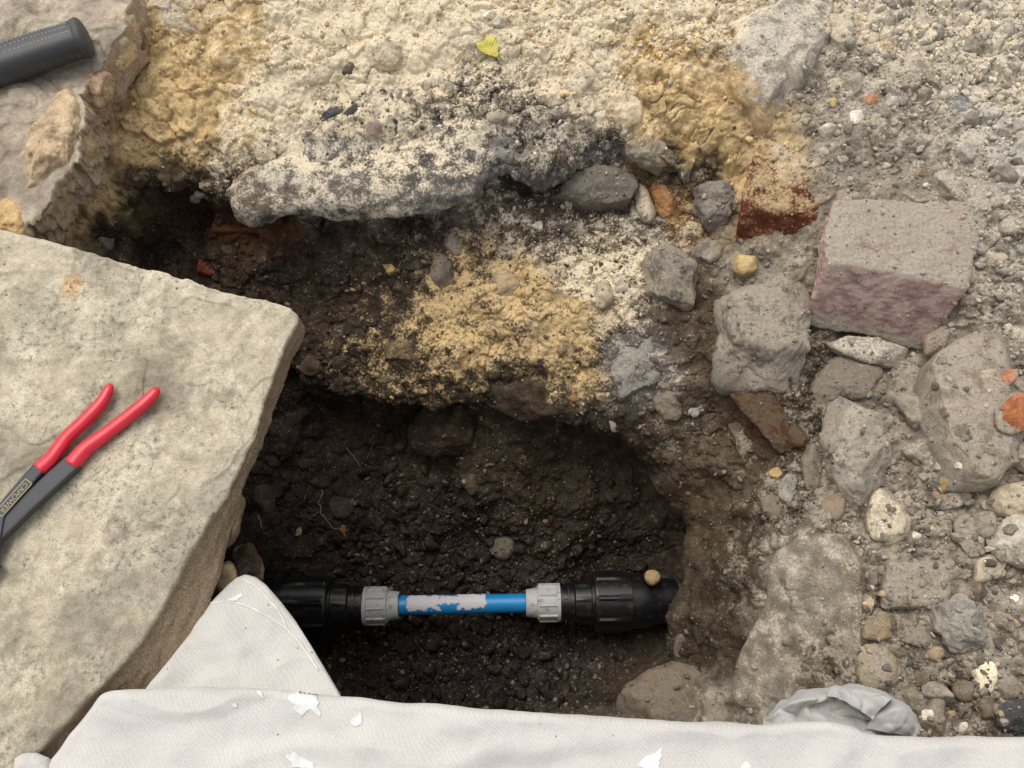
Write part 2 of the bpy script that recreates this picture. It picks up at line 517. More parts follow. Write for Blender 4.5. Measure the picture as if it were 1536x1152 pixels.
# ---------------------------------------------------------------- the ground: levels measured at points of the place (pixel direction, height in metres)
LEVELS = [
 (200,-60,0),(500,-60,0),(800,-60,0),(1100,-60,0),(1400,-60,0),(1650,-60,0),
 (215,20,-.02),(350,30,-.02),(500,40,-.015),(700,30,-.01),(900,30,-.01),(1050,40,-.012),(1200,60,-.01),(1350,60,0),(1500,60,0),
 (230,120,-.05),(350,110,-.04),(480,110,-.035),(640,100,-.03),(800,110,-.032),(950,110,-.03),(1060,120,-.035),(1150,150,-.02),(1300,150,-.005),(1500,150,0),
 (165,220,-.075),(280,190,-.07),(400,190,-.06),(550,180,-.052),(700,190,-.058),(850,190,-.062),(960,170,-.05),(1060,200,-.06),(1120,220,-.055),(1200,230,-.03),(1350,230,-.01),(1500,230,0),
 (90,320,-.085),(150,300,-.10),(180,270,-.10),(250,238,-.10),(340,250,-.09),(380,300,-.095),(430,300,-.09),(560,290,-.09),(690,275,-.09),(850,262,-.10),(950,220,-.09),(1040,240,-.10),(1110,260,-.09),
 (150,370,-.13),(185,350,-.15),(240,300,-.17),(300,320,-.21),(390,350,-.205),(480,345,-.20),(600,340,-.185),(720,330,-.165),(850,325,-.15),(960,300,-.135),(1050,310,-.125),
 (230,400,-.25),(330,400,-.24),(250,360,-.23),
 (450,420,-.225),(560,420,-.205),(680,420,-.185),(800,420,-.168),(900,420,-.155),(980,440,-.145),
 (460,520,-.26),(560,500,-.235),(680,500,-.212),(800,500,-.202),(880,520,-.20),(950,540,-.18),
 (450,590,-.30),(520,595,-.285),(590,600,-.277),(650,600,-.265),(720,548,-.235),(800,562,-.24),(880,600,-.245),
 (420,700,-.43),(500,670,-.43),(580,675,-.42),(660,680,-.41),(700,640,-.34),(760,640,-.31),(860,660,-.31),
 (700,720,-.41),(800,740,-.40),
 (420,800,-.49),(500,800,-.49),(600,780,-.48),(700,790,-.475),(800,810,-.475),
 (430,900,-.5),(600,900,-.497),(800,900,-.497),(600,1000,-.497),(750,1000,-.5),(850,1000,-.5),(520,1050,-.5),(700,1060,-.5),(880,1040,-.49),(900,980,-.495),
 (900,640,-.265),(950,688,-.285),(992,730,-.305),(1016,770,-.32),(1022,820,-.325),(1010,870,-.34),(992,915,-.355),(970,960,-.38),(938,1000,-.415),(905,1040,-.455),
 (872,690,-.385),(920,740,-.415),(955,775,-.44),(972,805,-.465),(978,840,-.475),(962,885,-.487),(945,930,-.49),(915,975,-.495),
 (1080,640,-.2),(1000,640,-.235),(960,600,-.215),(1100,740,-.22),(1080,820,-.25),(1080,900,-.27),(1060,980,-.29),(1010,1010,-.33),(950,1070,-.40),
 (1150,700,-.16),(1160,780,-.145),(1130,880,-.18),(1105,960,-.21),(1080,1040,-.25),(1040,1080,-.28),
 (1200,800,-.10),(1240,900,-.085),(1180,950,-.125),(1150,1050,-.17),(1250,1020,-.095),(1120,1080,-.19),
 (1200,700,-.115),(1190,600,-.12),(1100,560,-.135),(1050,480,-.135),(1140,420,-.10),(1200,480,-.11),(1225,560,-.11),
 (1120,300,-.085),(1180,300,-.06),(1170,250,-.035),(1215,290,-.035),(1160,400,-.10),
 (1240,300,-.04),(1300,300,-.03),(1400,300,-.012),(1500,300,-.005),
 (1220,400,-.07),(1330,450,-.10),(1480,420,-.02),(1240,515,-.118),(1310,520,-.118),(1370,535,-.108),(1260,560,-.112),(1350,575,-.095),(1500,560,-.04),
 (1240,700,-.12),(1300,700,-.10),(1400,700,-.065),(1500,700,-.05),(1270,780,-.11),(1350,800,-.09),(1450,800,-.07),(1530,800,-.06),
 (1300,900,-.085),(1400,900,-.075),(1500,900,-.06),(1300,1000,-.085),(1400,1000,-.072),(1500,1000,-.06),(1300,1090,-.08),(1500,1090,-.06),
 (50,420,-.055),(50,600,-.05),(100,800,-.05),(50,1000,-.05),(-150,300,-.05),(-150,600,-.05),(-150,1000,-.05),
 (60,200,-.05),(60,60,-.045),(-150,60,-.04),(130,150,-.055),
 (170,420,-.13),(150,520,-.06),(150,650,-.055),(200,760,-.06),(140,880,-.055),(100,980,-.05),
 (290,520,-.30),(300,600,-.36),(330,700,-.42),(370,780,-.46),(360,860,-.46),(400,960,-.49),
 (1650,200,0),(1650,500,-.02),(1650,800,-.04),(1650,1050,-.05),
]
CTRL = [at(a, b, c) for a, b, c in LEVELS]
for x in np.linspace(-0.9, 0.9, 13):                       # the near side, under the cloth
    inside = -0.30 < x < 0.13
    CTRL.append(np.array([x, -0.085, -0.50 if inside else -0.06 - (0.10 if 0.12 < x < 0.36 else 0)]))
    CTRL.append(np.array([x, -0.14, -0.02])); CTRL.append(np.array([x, -0.35, -0.02]))
CTRL = np.array(CTRL)

def axis_lines(lo, hi, step, far):
    core = np.arange(lo, hi + step * 0.5, step)
    out, g, p = [], step * 2.0, hi
    while p < far:
        p += g; g *= 1.28; out.append(p)
    up = np.array(out)
    out, g, p = [], step * 2.0, lo
    while p > -far:
        p -= g; g *= 1.28; out.append(p)
    return np.concatenate([np.array(out)[::-1], core, up])

STEP = 0.00165
xs = axis_lines(-0.74, 0.74, STEP, 5.0)
ys = axis_lines(-0.13, 0.98, STEP, 5.0)
cxs = np.linspace(-1.3, 1.3, 400); cys = np.linspace(-0.6, 1.5, 340)

def rbf_z(CX, CY):
    c = CTRL[:, :2]
    D = np.sqrt(((c[:, None] - c[None]) ** 2).sum(-1) + 1e-6)
    n = len(c)
    A = np.zeros((n + 1, n + 1)); A[:n, :n] = D - np.eye(n) * 0.004; A[:n, n] = 1; A[n, :n] = 1
    b = np.concatenate([CTRL[:, 2], [0]])
    w = np.linalg.solve(A, b)
    Q = np.stack([CX.ravel(), CY.ravel()], -1)
    out = np.full(len(Q), w[n])
    for k in range(n):
        out += w[k] * np.sqrt(((Q - c[k]) ** 2).sum(-1) + 1e-6)
    return out.reshape(CX.shape)

GX, GY = np.meshgrid(cxs, cys)
GZ = rbf_z(GX, GY)
fade = sstep(0.95, 1.25, np.sqrt(GX ** 2 + (GY - 0.45) ** 2))
GZ = GZ * (1 - fade) + (-0.02) * fade
for _ in range(3):
    Z = np.pad(GZ, 1, mode='edge')
    GZ = (Z[:-2, 1:-1] + Z[2:, 1:-1] + Z[1:-1, :-2] + Z[1:-1, 2:] + 2 * Z[1:-1, 1:-1]) / 6

def sample_grid(G, X, Y):
    fx = np.clip((X - cxs[0]) / (cxs[1] - cxs[0]), 0, len(cxs) - 1.001)
    fy = np.clip((Y - cys[0]) / (cys[1] - cys[0]), 0, len(cys) - 1.001)
    i = fx.astype(int); j = fy.astype(int); u = fx - i; v = fy - j
    return (G[j, i] * (1 - u) * (1 - v) + G[j, i + 1] * u * (1 - v) + G[j + 1, i] * (1 - u) * v + G[j + 1, i + 1] * u * v)

X, Y = np.meshgrid(xs, ys)
X = X.ravel(); Y = Y.ravel()
# the edges of the hole are ragged: wander the plan before reading the level
q = np.stack([X, Y, np.zeros_like(X)], -1)
wx = fbm(q * 11, 3, 3) * 0.016; wy = fbm(q * 11, 40, 3) * 0.016
Z = sample_grid(GZ, X + wx, Y + wy)
e = 0.004
Nx = -(sample_grid(GZ, X + wx + e, Y + wy) - sample_grid(GZ, X + wx - e, Y + wy)) / (2 * e)
Ny = -(sample_grid(GZ, X + wx, Y + wy + e) - sample_grid(GZ, X + wx, Y + wy - e)) / (2 * e)
NN = np.stack([Nx, Ny, np.ones_like(Nx)], -1); NN /= np.linalg.norm(NN, axis=1, keepdims=True)
P = np.stack([X, Y, Z], -1)

def near_line(P, pts, width):
    """1 on a polyline (in plan), falling to 0 at the given width"""
    best = np.full(len(P), 9.0)
    for a, b in zip(pts[:-1], pts[1:]):
        a = np.array(a[:2]); b = np.array(b[:2]); e = b - a
        t = np.clip(((P[:, :2] - a) @ e) / (e @ e), 0, 1)
        best = np.minimum(best, np.linalg.norm(P[:, :2] - a - t[:, None] * e, axis=1))
    return 1 - sstep(0.3, 1.0, best / width)

# overhangs: the firm upper crust leans out over the softer earth below it
def overhang(P, pts, width, zlo, zhi, push):
    w = near_line(P, pts, width) * sstep(zlo, zhi, P[:, 2])
    return w[:, None] * np.array(push)[None, :]

#P = P + overhang(P, [at(360, 300, -.1), at(450, 300, -.1), at(600, 300, -.1), at(720, 280, -.1)], 0.11, -0.17, -0.11, (0, -0.035, 0))
P = P + overhang(P, [at(190, 280, -.1), at(250, 245, -.1), at(330, 255, -.1)], 0.10, -0.2, -0.11, (0, -0.03, 0))
def undercut(P, pts, width, zlo, zhi, push):
    w = near_line(P, pts, width) * (1 - sstep(zlo, zhi, P[:, 2]))
    return w[:, None] * np.array(push)[None, :]
P = P + undercut(P, [at(470, 590, -.28), at(600, 600, -.28), at(720, 560, -.24), at(820, 575, -.24), at(900, 620, -.24)], 0.15, -0.36, -0.28, (0, 0.075, 0))
P = P + undercut(P, [at(940, 690, -.29), at(1000, 740, -.31), at(1022, 800, -.33), at(1010, 870, -.34), at(980, 940, -.37)], 0.14, -0.43, -0.33, (0.075, 0.008, 0))

# ---- what the ground is made of, read at points: base soil, dust on it, share of dust, size of clods
SAND = (.61, .44, .225); PALE = (.745, .637, .462); GREY = (.30, .258, .203); LG = (.54, .48, .395)
BR = (.115, .085, .056); DK = (.028, .020, .015); MD = (.062, .045, .031); SG = (.19, .175, .16); DG = (.10, .09, .08)
RD = (.10, .042, .022); WALL = (.088, .062, .038); NO = (.3, .27, .2)
KIND = [
 (230,60,SAND,PALE,.2,1),(300,120,SAND,PALE,.22,1.3),(200,220,SAND,PALE,.1,1.2),(110,310,SAND,PALE,.12,1),(350,60,SAND,PALE,.35,1.2),(280,200,SAND,PALE,.15,1.3),(380,200,SAND,PALE,.5,1),
 (260,20,SAND,LG,.6,.8),(450,30,SAND,PALE,.72,1.2),(420,150,SAND,PALE,.8,.8),(550,60,SAND,PALE,.85,.8),(700,40,SAND,PALE,.8,.8),(640,100,SAND,PALE,.85,.8),(850,60,SAND,PALE,.75,.8),(850,120,SAND,PALE,.8,.8),(900,150,SAND,PALE,.85,.8),
 (960,70,SAND,PALE,.4,1),(1000,110,SAND,PALE,.3,1.2),(1060,160,SAND,PALE,.25,1.2),(1040,215,SAND,PALE,.15,1.3),(980,180,SAND,PALE,.3,1.2),(950,20,SAND,PALE,.8,1.4),(1060,30,SAND,PALE,.75,1.4),(1100,230,SAND,DK,.2,1),
 (420,220,DG,PALE,.8,.7),(480,200,DG,PALE,.7,.8),(560,150,DG,PALE,.72,.9),(600,200,DG,PALE,.6,1),(660,160,DG,PALE,.5,1.2),(720,140,DG,PALE,.5,1.2),(790,160,DG,PALE,.52,1.2),(830,210,DG,LG,.55,1.4),(750,230,DG,LG,.5,1.3),(660,230,DG,PALE,.6,1),
 (420,280,SG,LG,.62,.6),(480,290,SG,LG,.6,.6),(560,265,DG,PALE,.65,.6),(640,260,DG,PALE,.5,.6),(540,300,SG,LG,.35,.4),(660,295,SG,LG,.25,.4),(900,215,DG,LG,.4,1.2),
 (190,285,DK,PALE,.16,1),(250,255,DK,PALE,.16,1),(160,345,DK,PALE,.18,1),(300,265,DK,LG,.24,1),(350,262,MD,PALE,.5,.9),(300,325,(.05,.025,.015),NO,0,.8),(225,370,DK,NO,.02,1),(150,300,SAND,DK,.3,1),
 (1000,240,DK,LG,.1,1),(1060,255,DK,PALE,.25,1),(900,290,DK,LG,.25,1),(800,275,DK,LG,.2,1),
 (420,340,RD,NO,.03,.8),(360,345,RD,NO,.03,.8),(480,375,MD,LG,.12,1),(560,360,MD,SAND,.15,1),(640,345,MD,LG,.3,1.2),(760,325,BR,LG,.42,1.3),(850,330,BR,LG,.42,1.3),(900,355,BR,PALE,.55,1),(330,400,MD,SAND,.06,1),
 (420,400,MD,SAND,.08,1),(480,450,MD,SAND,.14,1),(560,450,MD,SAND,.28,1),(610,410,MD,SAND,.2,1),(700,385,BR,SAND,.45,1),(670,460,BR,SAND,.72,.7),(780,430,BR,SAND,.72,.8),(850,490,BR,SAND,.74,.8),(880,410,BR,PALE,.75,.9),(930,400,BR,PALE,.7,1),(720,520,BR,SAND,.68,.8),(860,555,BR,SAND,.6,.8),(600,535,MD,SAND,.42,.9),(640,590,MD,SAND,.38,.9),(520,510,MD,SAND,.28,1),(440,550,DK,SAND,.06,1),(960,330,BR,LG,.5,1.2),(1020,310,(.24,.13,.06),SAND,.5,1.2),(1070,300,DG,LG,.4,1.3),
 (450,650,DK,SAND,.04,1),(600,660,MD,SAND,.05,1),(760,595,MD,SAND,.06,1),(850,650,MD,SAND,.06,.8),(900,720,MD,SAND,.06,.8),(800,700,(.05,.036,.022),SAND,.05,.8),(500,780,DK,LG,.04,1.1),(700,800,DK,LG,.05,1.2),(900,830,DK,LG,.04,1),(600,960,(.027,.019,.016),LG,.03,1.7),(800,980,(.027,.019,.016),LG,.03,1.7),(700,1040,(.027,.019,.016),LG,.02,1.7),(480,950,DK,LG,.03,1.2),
 (950,560,SG,LG,.35,.6),(1000,620,BR,LG,.3,.8),(940,660,MD,LG,.15,.8),(1080,680,BR,SAND,.15,.9),(1050,760,WALL,SAND,.10,.45),(1060,900,(.072,.052,.033),LG,.08,.5),(1040,980,(.05,.036,.024),LG,.04,.8),(1090,960,(.068,.05,.032),LG,.08,.5),(1130,790,WALL,GREY,.4,.8),(1110,860,WALL,GREY,.4,.6),(930,1040,(.045,.032,.022),LG,.05,.5),
 (1060,470,(.075,.052,.035),LG,.1,1),(1080,560,(.085,.058,.037),LG,.12,.8),(1130,640,(.10,.055,.033),LG,.1,.7),(1210,650,MD,GREY,.45,1.3),(1215,540,MD,GREY,.4,1.3),
 (1200,830,GREY,LG,.25,.4),(1200,930,GREY,LG,.3,.4),(1150,1030,GREY,LG,.25,.4),(1250,990,WALL,GREY,.5,.6),(1250,880,GREY,LG,.2,.6),(1220,760,WALL,GREY,.7,1.4),(1060,1060,GREY,LG,.1,.5),
 (1140,420,GREY,LG,.2,.9),(1150,540,GREY,LG,.3,.9),(1200,620,MD,GREY,.5,1.3),(1300,650,GREY,LG,.12,1.5),(1350,720,GREY,LG,.1,1.6),(1400,750,GREY,LG,.1,1.6),(1350,860,GREY,LG,.1,1.5),(1450,920,GREY,LG,.25,1.3),(1300,900,WALL,GREY,.6,1.3),(1430,1030,MD,GREY,.5,1.2),(1340,1040,GREY,LG,.1,1),(1520,960,GREY,LG,.3,1.2),
 (1250,220,GREY,LG,.25,.8),(1300,260,GREY,LG,.15,.7),(1400,220,GREY,LG,.4,.9),(1480,110,LG,PALE,.4,1.5),(1330,50,LG,PALE,.45,1.4),(1420,60,LG,PALE,.45,1.5),(1510,220,LG,(.52,.49,.44),.5,1.4),(1330,160,GREY,LG,.45,1),(1250,120,GREY,LG,.4,1),(1150,80,SG,LG,.55,.7),(1500,370,GREY,LG,.45,1.1),(1460,470,GREY,LG,.35,1),(1500,560,GREY,LG,.3,1),(1380,540,GREY,LG,.2,1),
 (1170,250,SAND,LG,.5,.6),(1210,300,GREY,SAND,.4,.6),(1230,340,GREY,LG,.2,.6),(1120,280,SAND,DK,.2,.8),
 (50,400,GREY,LG,.2,1),(60,800,GREY,LG,.2,1),(60,150,SAND,PALE,.2,1),(300,560,DK,NO,.02,1),(340,760,DK,NO,.02,1),(380,900,DK,NO,.02,1),
 (300,1200,GREY,LG,.3,1),(900,1200,GREY,LG,.3,1),(1400,1200,GREY,LG,.3,1),
]
coarse_z = lambda x, y: float(sample_grid(GZ, np.array([x]), np.array([y]))[0])

def hit_coarse(px, py):
    d = ray(px, py); t = 0.5
    while t < 2.5:
        p = CAM + d * t
        if p[2] < coarse_z(p[0], p[1]): return p
        t += 0.006
    return at(px, py, 0)

KP = np.array([hit_coarse(k[0], k[1]) for k in KIND])
KC = np.array([list(k[2]) + list(k[3]) + [k[4], k[5]] for k in KIND])

def kinds(P, warp=0.022, power=4.0):
    Q = P.copy()
    for a in range(3):
        Q[:, a] += fbm(P * 26, 200 + a * 31, 4, 0.6) * warp
    num = np.zeros((len(P), 8)); den = np.zeros(len(P))
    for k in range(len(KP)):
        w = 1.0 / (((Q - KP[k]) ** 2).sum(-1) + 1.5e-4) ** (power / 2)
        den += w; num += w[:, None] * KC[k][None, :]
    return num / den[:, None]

KV = kinds(P)
clod = KV[:, 7]

# ---- relief: broad swells, clods with creases between them, crumbs
core = (np.abs(X) < 0.76) & (Y > -0.15) & (Y < 1.0)
idx = np.where(core)[0]
Pc = P[idx]
ck = np.clip(clod[idx], 0.12, 1.7)
warp3 = np.stack([fbm(Pc * 30, 80, 3), fbm(Pc * 30, 84, 3), fbm(Pc * 30, 88, 3)], -1) * 0.009
d = fbm(Pc * 16, 11, 2) * 0.011 + fbm(Pc * 48, 18, 2) * 0.0022 * ck
f1, f2, rd = worley_cells((Pc + warp3) * np.array([27, 40, 36]), 14)                                         # broken chunks with cracks between
gap = sstep(0.0, 0.10, f2 - f1)
d += ((rd - 0.5) * 0.0085 * gap - (1 - gap) * 0.0035 + (0.5 - f1) * 0.0022) * ck
f1, f2, rd = worley_cells((Pc + warp3 * .5) * 88, 15)
gap = sstep(0.0, 0.18, f2 - f1)
d += ((rd - 0.5) * 0.0036 * gap - (1 - gap) * 0.0010 + (0.5 - f1) * 0.0010) * np.clip(ck, .3, 2)
d += fbm(Pc * 150, 16, 3, .6) * 0.0014
P[idx] += NN[idx] * d[:, None]
nxs, nys = len(xs), len(ys)
quads = grid_quads(nxs, nys)
ground_me = big_mesh("ground", P, quads)
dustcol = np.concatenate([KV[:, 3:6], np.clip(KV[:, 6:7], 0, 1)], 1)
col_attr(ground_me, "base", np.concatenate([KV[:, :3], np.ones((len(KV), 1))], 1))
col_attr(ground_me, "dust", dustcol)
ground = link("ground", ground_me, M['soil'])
ground['kind'] = 'structure'
ground['label'] = 'bank of sand and rubble with a dark earth pit'

# a lighter copy of the surface for finding where things lie
si = np.arange(0, nys, 4); sj = np.arange(0, nxs, 4)
PG = P.reshape(nys, nxs, 3)[np.ix_(si, sj)]
BV = BVHTree.FromPolygons([tuple(v) for v in PG.reshape(-1, 3).tolist()], grid_quads(len(sj), len(si)).tolist())

def hit(px, py):
    d = Vector(ray(px, py)).normalized()
    loc, nor, _, _ = BV.ray_cast(Vector(CAM), d)
    if loc is None: return at(px, py, 0), np.array([0, 0, 1.0])
    if nor.z < 0 and nor.dot(d) > 0: nor = -nor
    return np.array(loc), np.array(nor)

def normal_about(px, py, r):
    n = np.zeros(3)
    for a in range(8):
        n += hit(px + r * math.cos(a * 0.785), py + r * math.sin(a * 0.785))[1]
    return n / np.linalg.norm(n)

def drop(x, y, z=0.6):
    loc, nor, _, _ = BV.ray_cast(Vector((x, y, z)), Vector((0, 0, -1)))
    return None if loc is None else (np.array(loc), np.array(nor))

# ---------------------------------------------------------------- stones
PALETTE = {
 'grey': (.255, .222, .178), 'lgrey': (.36, .325, .27), 'pale': (.52, .46, .36), 'cream': (.62, .56, .44), 'brown': (.20, .155, .11),
 'dbrown': (.085, .062, .044), 'dark': (.055, .045, .036), 'pink': (.30, .215, .185), 'yellow': (.48, .36, .18), 'dgrey': (.135, .118, .10),
 'slate': (.085, .088, .095), 'orange': (.46, .18, .09), 'terra': (.36, .19, .11), 'white': (.66, .63, .57), 'red': (.22, .062, .036),
 'sand': (.43, .31, .15), 'rust': (.30, .155, .07), 'tan': (.40, .30, .19), 'wet': (.10, .088, .074),
}
NAMES_PLAIN = {}

def soil_paint(me, loc, col, dust, hrel, soil=False, dustcol=None, nzk=0.28):
    """the stone's own colour, with the earth round it lying on its upper side and clinging near its foot"""
    nv = len(me.vertices)
    nz = np.zeros(nv * 3, np.float32); me.vertex_normals.foreach_get('vector', nz); nz = nz.reshape(-1, 3)[:, 2]
    W = np.zeros(nv * 3, np.float32); me.vertices.foreach_get('co', W); W = W.reshape(-1, 3) + np.array(loc)
    foot = 1 - sstep(-0.1, 0.55, hrel)
    if soil:
        K = kinds(W.astype(float))
        base = np.where((K[:, :3].mean(1) < np.mean(col))[:, None], np.array(col)[None], K[:, :3]); dc = K[:, 3:6]
        cov = K[:, 6] * sstep(-0.1, 0.6, nz) + dust * 0.5
    else:
        K = kinds(np.array([loc], float), 0.0)[0]
        sc = K[:3] * (1 - K[6]) + K[3:6] * K[6]
        if dustcol is not None: sc = np.array(dustcol)
        base = np.repeat(np.array(col)[None], nv, 0); dc = np.repeat(sc[None], nv, 0)
        cov = 0.12 + dust * 0.75 + nzk * (nz - 0.3) + 0.65 * foot
    col_attr(me, "base", np.c_[base, np.ones(nv)])
    col_attr(me, "dust", np.c_[dc, np.clip(cov, 0, 1.2)])

def stone(outline, colour, label, h=0.55, sink=0.6, e=0.75, up=0.5, facets=5, rough=1.0, dust=0.45, lift=0.0,
          name='stone', cat='stone', group=None, mat='stone', seed=None, res=None, z=None, nrm=None, dig=0.15, soil=False):
    """outline: pixel polygon, or (cx, cy, rx, ry, turn); it lies on the ground seen there (or at height z)"""
    seed = seed if seed is not None else int(abs(outline[0][0] * 7 + outline[0][1] * 13)) if isinstance(outline, list) else int(abs(outline[0] * 7 + outline[1] * 13))
    rng = random.Random(seed)
    if not isinstance(outline, list):
        cx, cy, rx, ry, tr = outline
        pts = []
        m = 11
        for k in range(m):
            a = 2 * math.pi * k / m
            f = rng.uniform(0.88, 1.1)
            x, y = rx * f * math.cos(a), ry * f * math.sin(a)
            c, s = math.cos(math.radians(tr)), math.sin(math.radians(tr))
            pts.append((cx + x * c - y * s, cy + x * s + y * c))
    else:
        pts = outline
        cx = sum(p[0] for p in pts) / len(pts); cy = sum(p[1] for p in pts) / len(pts)
    ext = max(max(p[0] for p in pts) - min(p[0] for p in pts), max(p[1] for p in pts) - min(p[1] for p in pts))
    if z is None:
        c, _ = hit(cx, cy)
        n = normal_about(cx, cy, ext * 0.4) if ext > 12 else hit(cx, cy)[1]
        n = n * (1 - up) + np.array([0, 0, 1.0]) * up
    else:
        c = at(cx, cy, z); n = np.array([0, 0, 1.0])
    if nrm is not None: n = np.array(nrm, float)
    n = n / np.linalg.norm(n)
    view = (CAM - c); dist = np.linalg.norm(view); view /= dist
    if np.dot(n, view) < 0.45: n = n + view * 0.6; n /= np.linalg.norm(n)
    c = c + n * lift
    W = np.array([on_plane(p[0], p[1], c, n) for p in pts])
    a, b, n = basis(n)
    L = W - c
    P2 = np.stack([L @ a, L @ b], -1)
    mid = P2.mean(0); P2 = P2 - mid; c = c + a * mid[0] + b * mid[1]
    R = math.sqrt(abs(0.5 * np.sum(P2[:, 0] * np.roll(P2[:, 1], -1) - np.roll(P2[:, 0], -1) * P2[:, 1])) / math.pi)
    if res is None: res = 14 if R < 0.006 else 22 if R < 0.012 else 40 if R < 0.025 else 84 if R < 0.05 else 128
    V, F = star_solid(P2, R * h, R * sink, res, max(7, res // 2), e, soft=1 if res < 40 else 3 if res < 84 else 6)
    V = cut_facets(V, facets, rng)
    V = roughen(V, R, rough, seed)
    if R > 0.02:
        V = V + (V / (np.linalg.norm(V, axis=1, keepdims=True) + 1e-9)) * (fbm((V + c) * 160, seed + 3, 3) * 0.0016 * min(rough, 1.3))[:, None]
    Wd = V[:, :1] * a + V[:, 1:2] * b + V[:, 2:3] * n
    me = mesh_from(name, Wd, F)
    col = PALETTE[colour] if isinstance(colour, str) else colour
    j = rng.uniform(0.92, 1.08)
    loc = c - n * R * dig
    soil_paint(me, loc, (col[0] * j * 1.03, col[1] * j * 0.965, col[2] * j * 0.89), dust, V[:, 2] / (R * h), soil)
    o = link(name, me, M['rough_crust' if soil else {'stone': 'rock', 'stone_banded': 'rock', 'smooth': 'rock_smooth'}.get(mat, mat)], None, loc)
    tag(o, label, cat, group)
    return o

def hexa(corners, colour, label, name, cat, seed=1, nsub=26, rnd=0.12, rough=1.0, dust=0.4, mat='stone', facets=3, group=None, dig=0.0, dustcol=None, nzk=0.28):
    """block from eight corners: bottom four then top four, each ring in order"""
    Cn = np.array(corners, float)
    c0 = Cn.mean(0)
    idx = {}; V = []; F = []
    def vid(i, j, k):
        key = (i, j, k)
        if key not in idx:
            u, v, w = i / nsub * 2 - 1, j / nsub * 2 - 1, k / nsub * 2 - 1
            p = np.array([u, v, w])
            pin = 1 - rnd
            core = np.clip(p, -pin, pin); dlt = p - core
            L = np.linalg.norm(dlt)
            if L > 1e-9: p = core + dlt / L * rnd
            u, v, w = (p + 1) / 2
            bot = Cn[0] * (1 - u) * (1 - v) + Cn[1] * u * (1 - v) + Cn[2] * u * v + Cn[3] * (1 - u) * v
            top = Cn[4] * (1 - u) * (1 - v) + Cn[5] * u * (1 - v) + Cn[6] * u * v + Cn[7] * (1 - u) * v
            idx[key] = len(V); V.append(bot * (1 - w) + top * w - c0)
        return idx[key]
    n = nsub
    for a in range(n):
        for b in range(n):
            F.append((vid(a, b, 0), vid(a, b + 1, 0), vid(a + 1, b + 1, 0), vid(a + 1, b, 0)))
            F.append((vid(a, b, n), vid(a + 1, b, n), vid(a + 1, b + 1, n), vid(a, b + 1, n)))
            F.append((vid(a, 0, b), vid(a + 1, 0, b), vid(a + 1, 0, b + 1), vid(a, 0, b + 1)))
            F.append((vid(a, n, b), vid(a, n, b + 1), vid(a + 1, n, b + 1), vid(a + 1, n, b)))
            F.append((vid(0, a, b), vid(0, a, b + 1), vid(0, a + 1, b + 1), vid(0, a + 1, b)))
            F.append((vid(n, a, b), vid(n, a + 1, b), vid(n, a + 1, b + 1), vid(n, a, b + 1)))
    V = np.array(V)
    rng = random.Random(seed)
    V = cut_facets(V, facets, rng, (0.86, 0.97))
    R = np.linalg.norm(V, axis=1).mean()
    V = roughen(V, R, rough * 0.55, seed)
    V = V + (V / (np.linalg.norm(V, axis=1, keepdims=True) + 1e-9)) * (fbm((V + c0) * 170, seed + 3, 3) * 0.0018 * rough)[:, None]
    me = mesh_from(name, V, F)
    hz = (V[:, 2] - V[:, 2].min()) / (V[:, 2].max() - V[:, 2].min())
    soil_paint(me, c0, colour, dust, hz * 1.1 + 0.05, False, dustcol, nzk)
    o = link(name, me, M['rock'], None, c0)
    tag(o, label, cat, group)
    return o

# big squared block on the right bank: front face towards the hole, dusty top
hexa([at(1213,488,-.105), at(1385,528,-.10), at(1478,380,-.09), at(1238,330,-.10),
      at(1228,388,-.012), at(1455,432,-.008), at(1490,300,-.006), at(1248,296,-.012)],
     (.46, .31, .27), 'large squared pinkish stone block with dusty flat top and rough split face', 'stone_block', 'stone', 5, 48, 0.08, 1.25, 0.16, 'stone_banded', 5, dustcol=(.36, .315, .255), nzk=0.68)
# red brick beside it
hexa([at(1098,368,-.115), at(1203,398,-.115), at(1245,300,-.10), at(1135,260,-.10),
      at(1112,305,-.040), at(1226,322,-.040), at(1236,262,-.036), at(1128,228,-.050)],
     (.15, .045, .026), 'dark red brick with yellow sand on its top, beside the large squared block', 'brick', 'brick', 9, 34, 0.20, 1.0, 0.20, 'stone', 3, dustcol=(.40, .30, .165), nzk=0.42)
hexa([at(1090,585,-.20), at(1168,672,-.19), at(1222,655,-.19), at(1150,555,-.20),
      at(1090,592,-.138), at(1170,684,-.134), at(1220,666,-.118), at(1150,580,-.125)],
     (.10, .042, .022), 'reddish brown brick buried in the hole side below the grey mortar boulder', 'brick', 'brick', 19, 24, 0.2, 1.3, 0.42, 'stone', 4, dustcol=(.105, .075, .047))
hexa([at(1310,925,-.125), at(1420,915,-.12), at(1440,850,-.12), at(1318,838,-.125),
      at(1322,912,-.066), at(1425,905,-.062), at(1432,842,-.062), at(1332,842,-.066)],
     (.30, .085, .04), 'dusty orange brick half buried with only its red end showing', 'brick', 'brick', 29, 28, 0.2, 1.2, 0.85, 'stone', 3)
hexa([at(300,372,-.25), at(478,372,-.24), at(480,335,-.25), at(310,320,-.25),
      at(318,345,-.198), at(476,352,-.192), at(478,322,-.19), at(330,300,-.2)],
     (.135, .045, .022), 'long rusty red brick in the hollow under the overhanging concrete crust', 'brick', 'brick', 39, 26, 0.14, 1.0, 0.12, 'stone', 2)
stone([(285,392),(310,385),(330,398),(322,415),(292,413)], 'red', 'small red brick piece in the dark hollow beside the cream slab', 0.5, dust=0.1, cat='brick', name='brick_fragment')

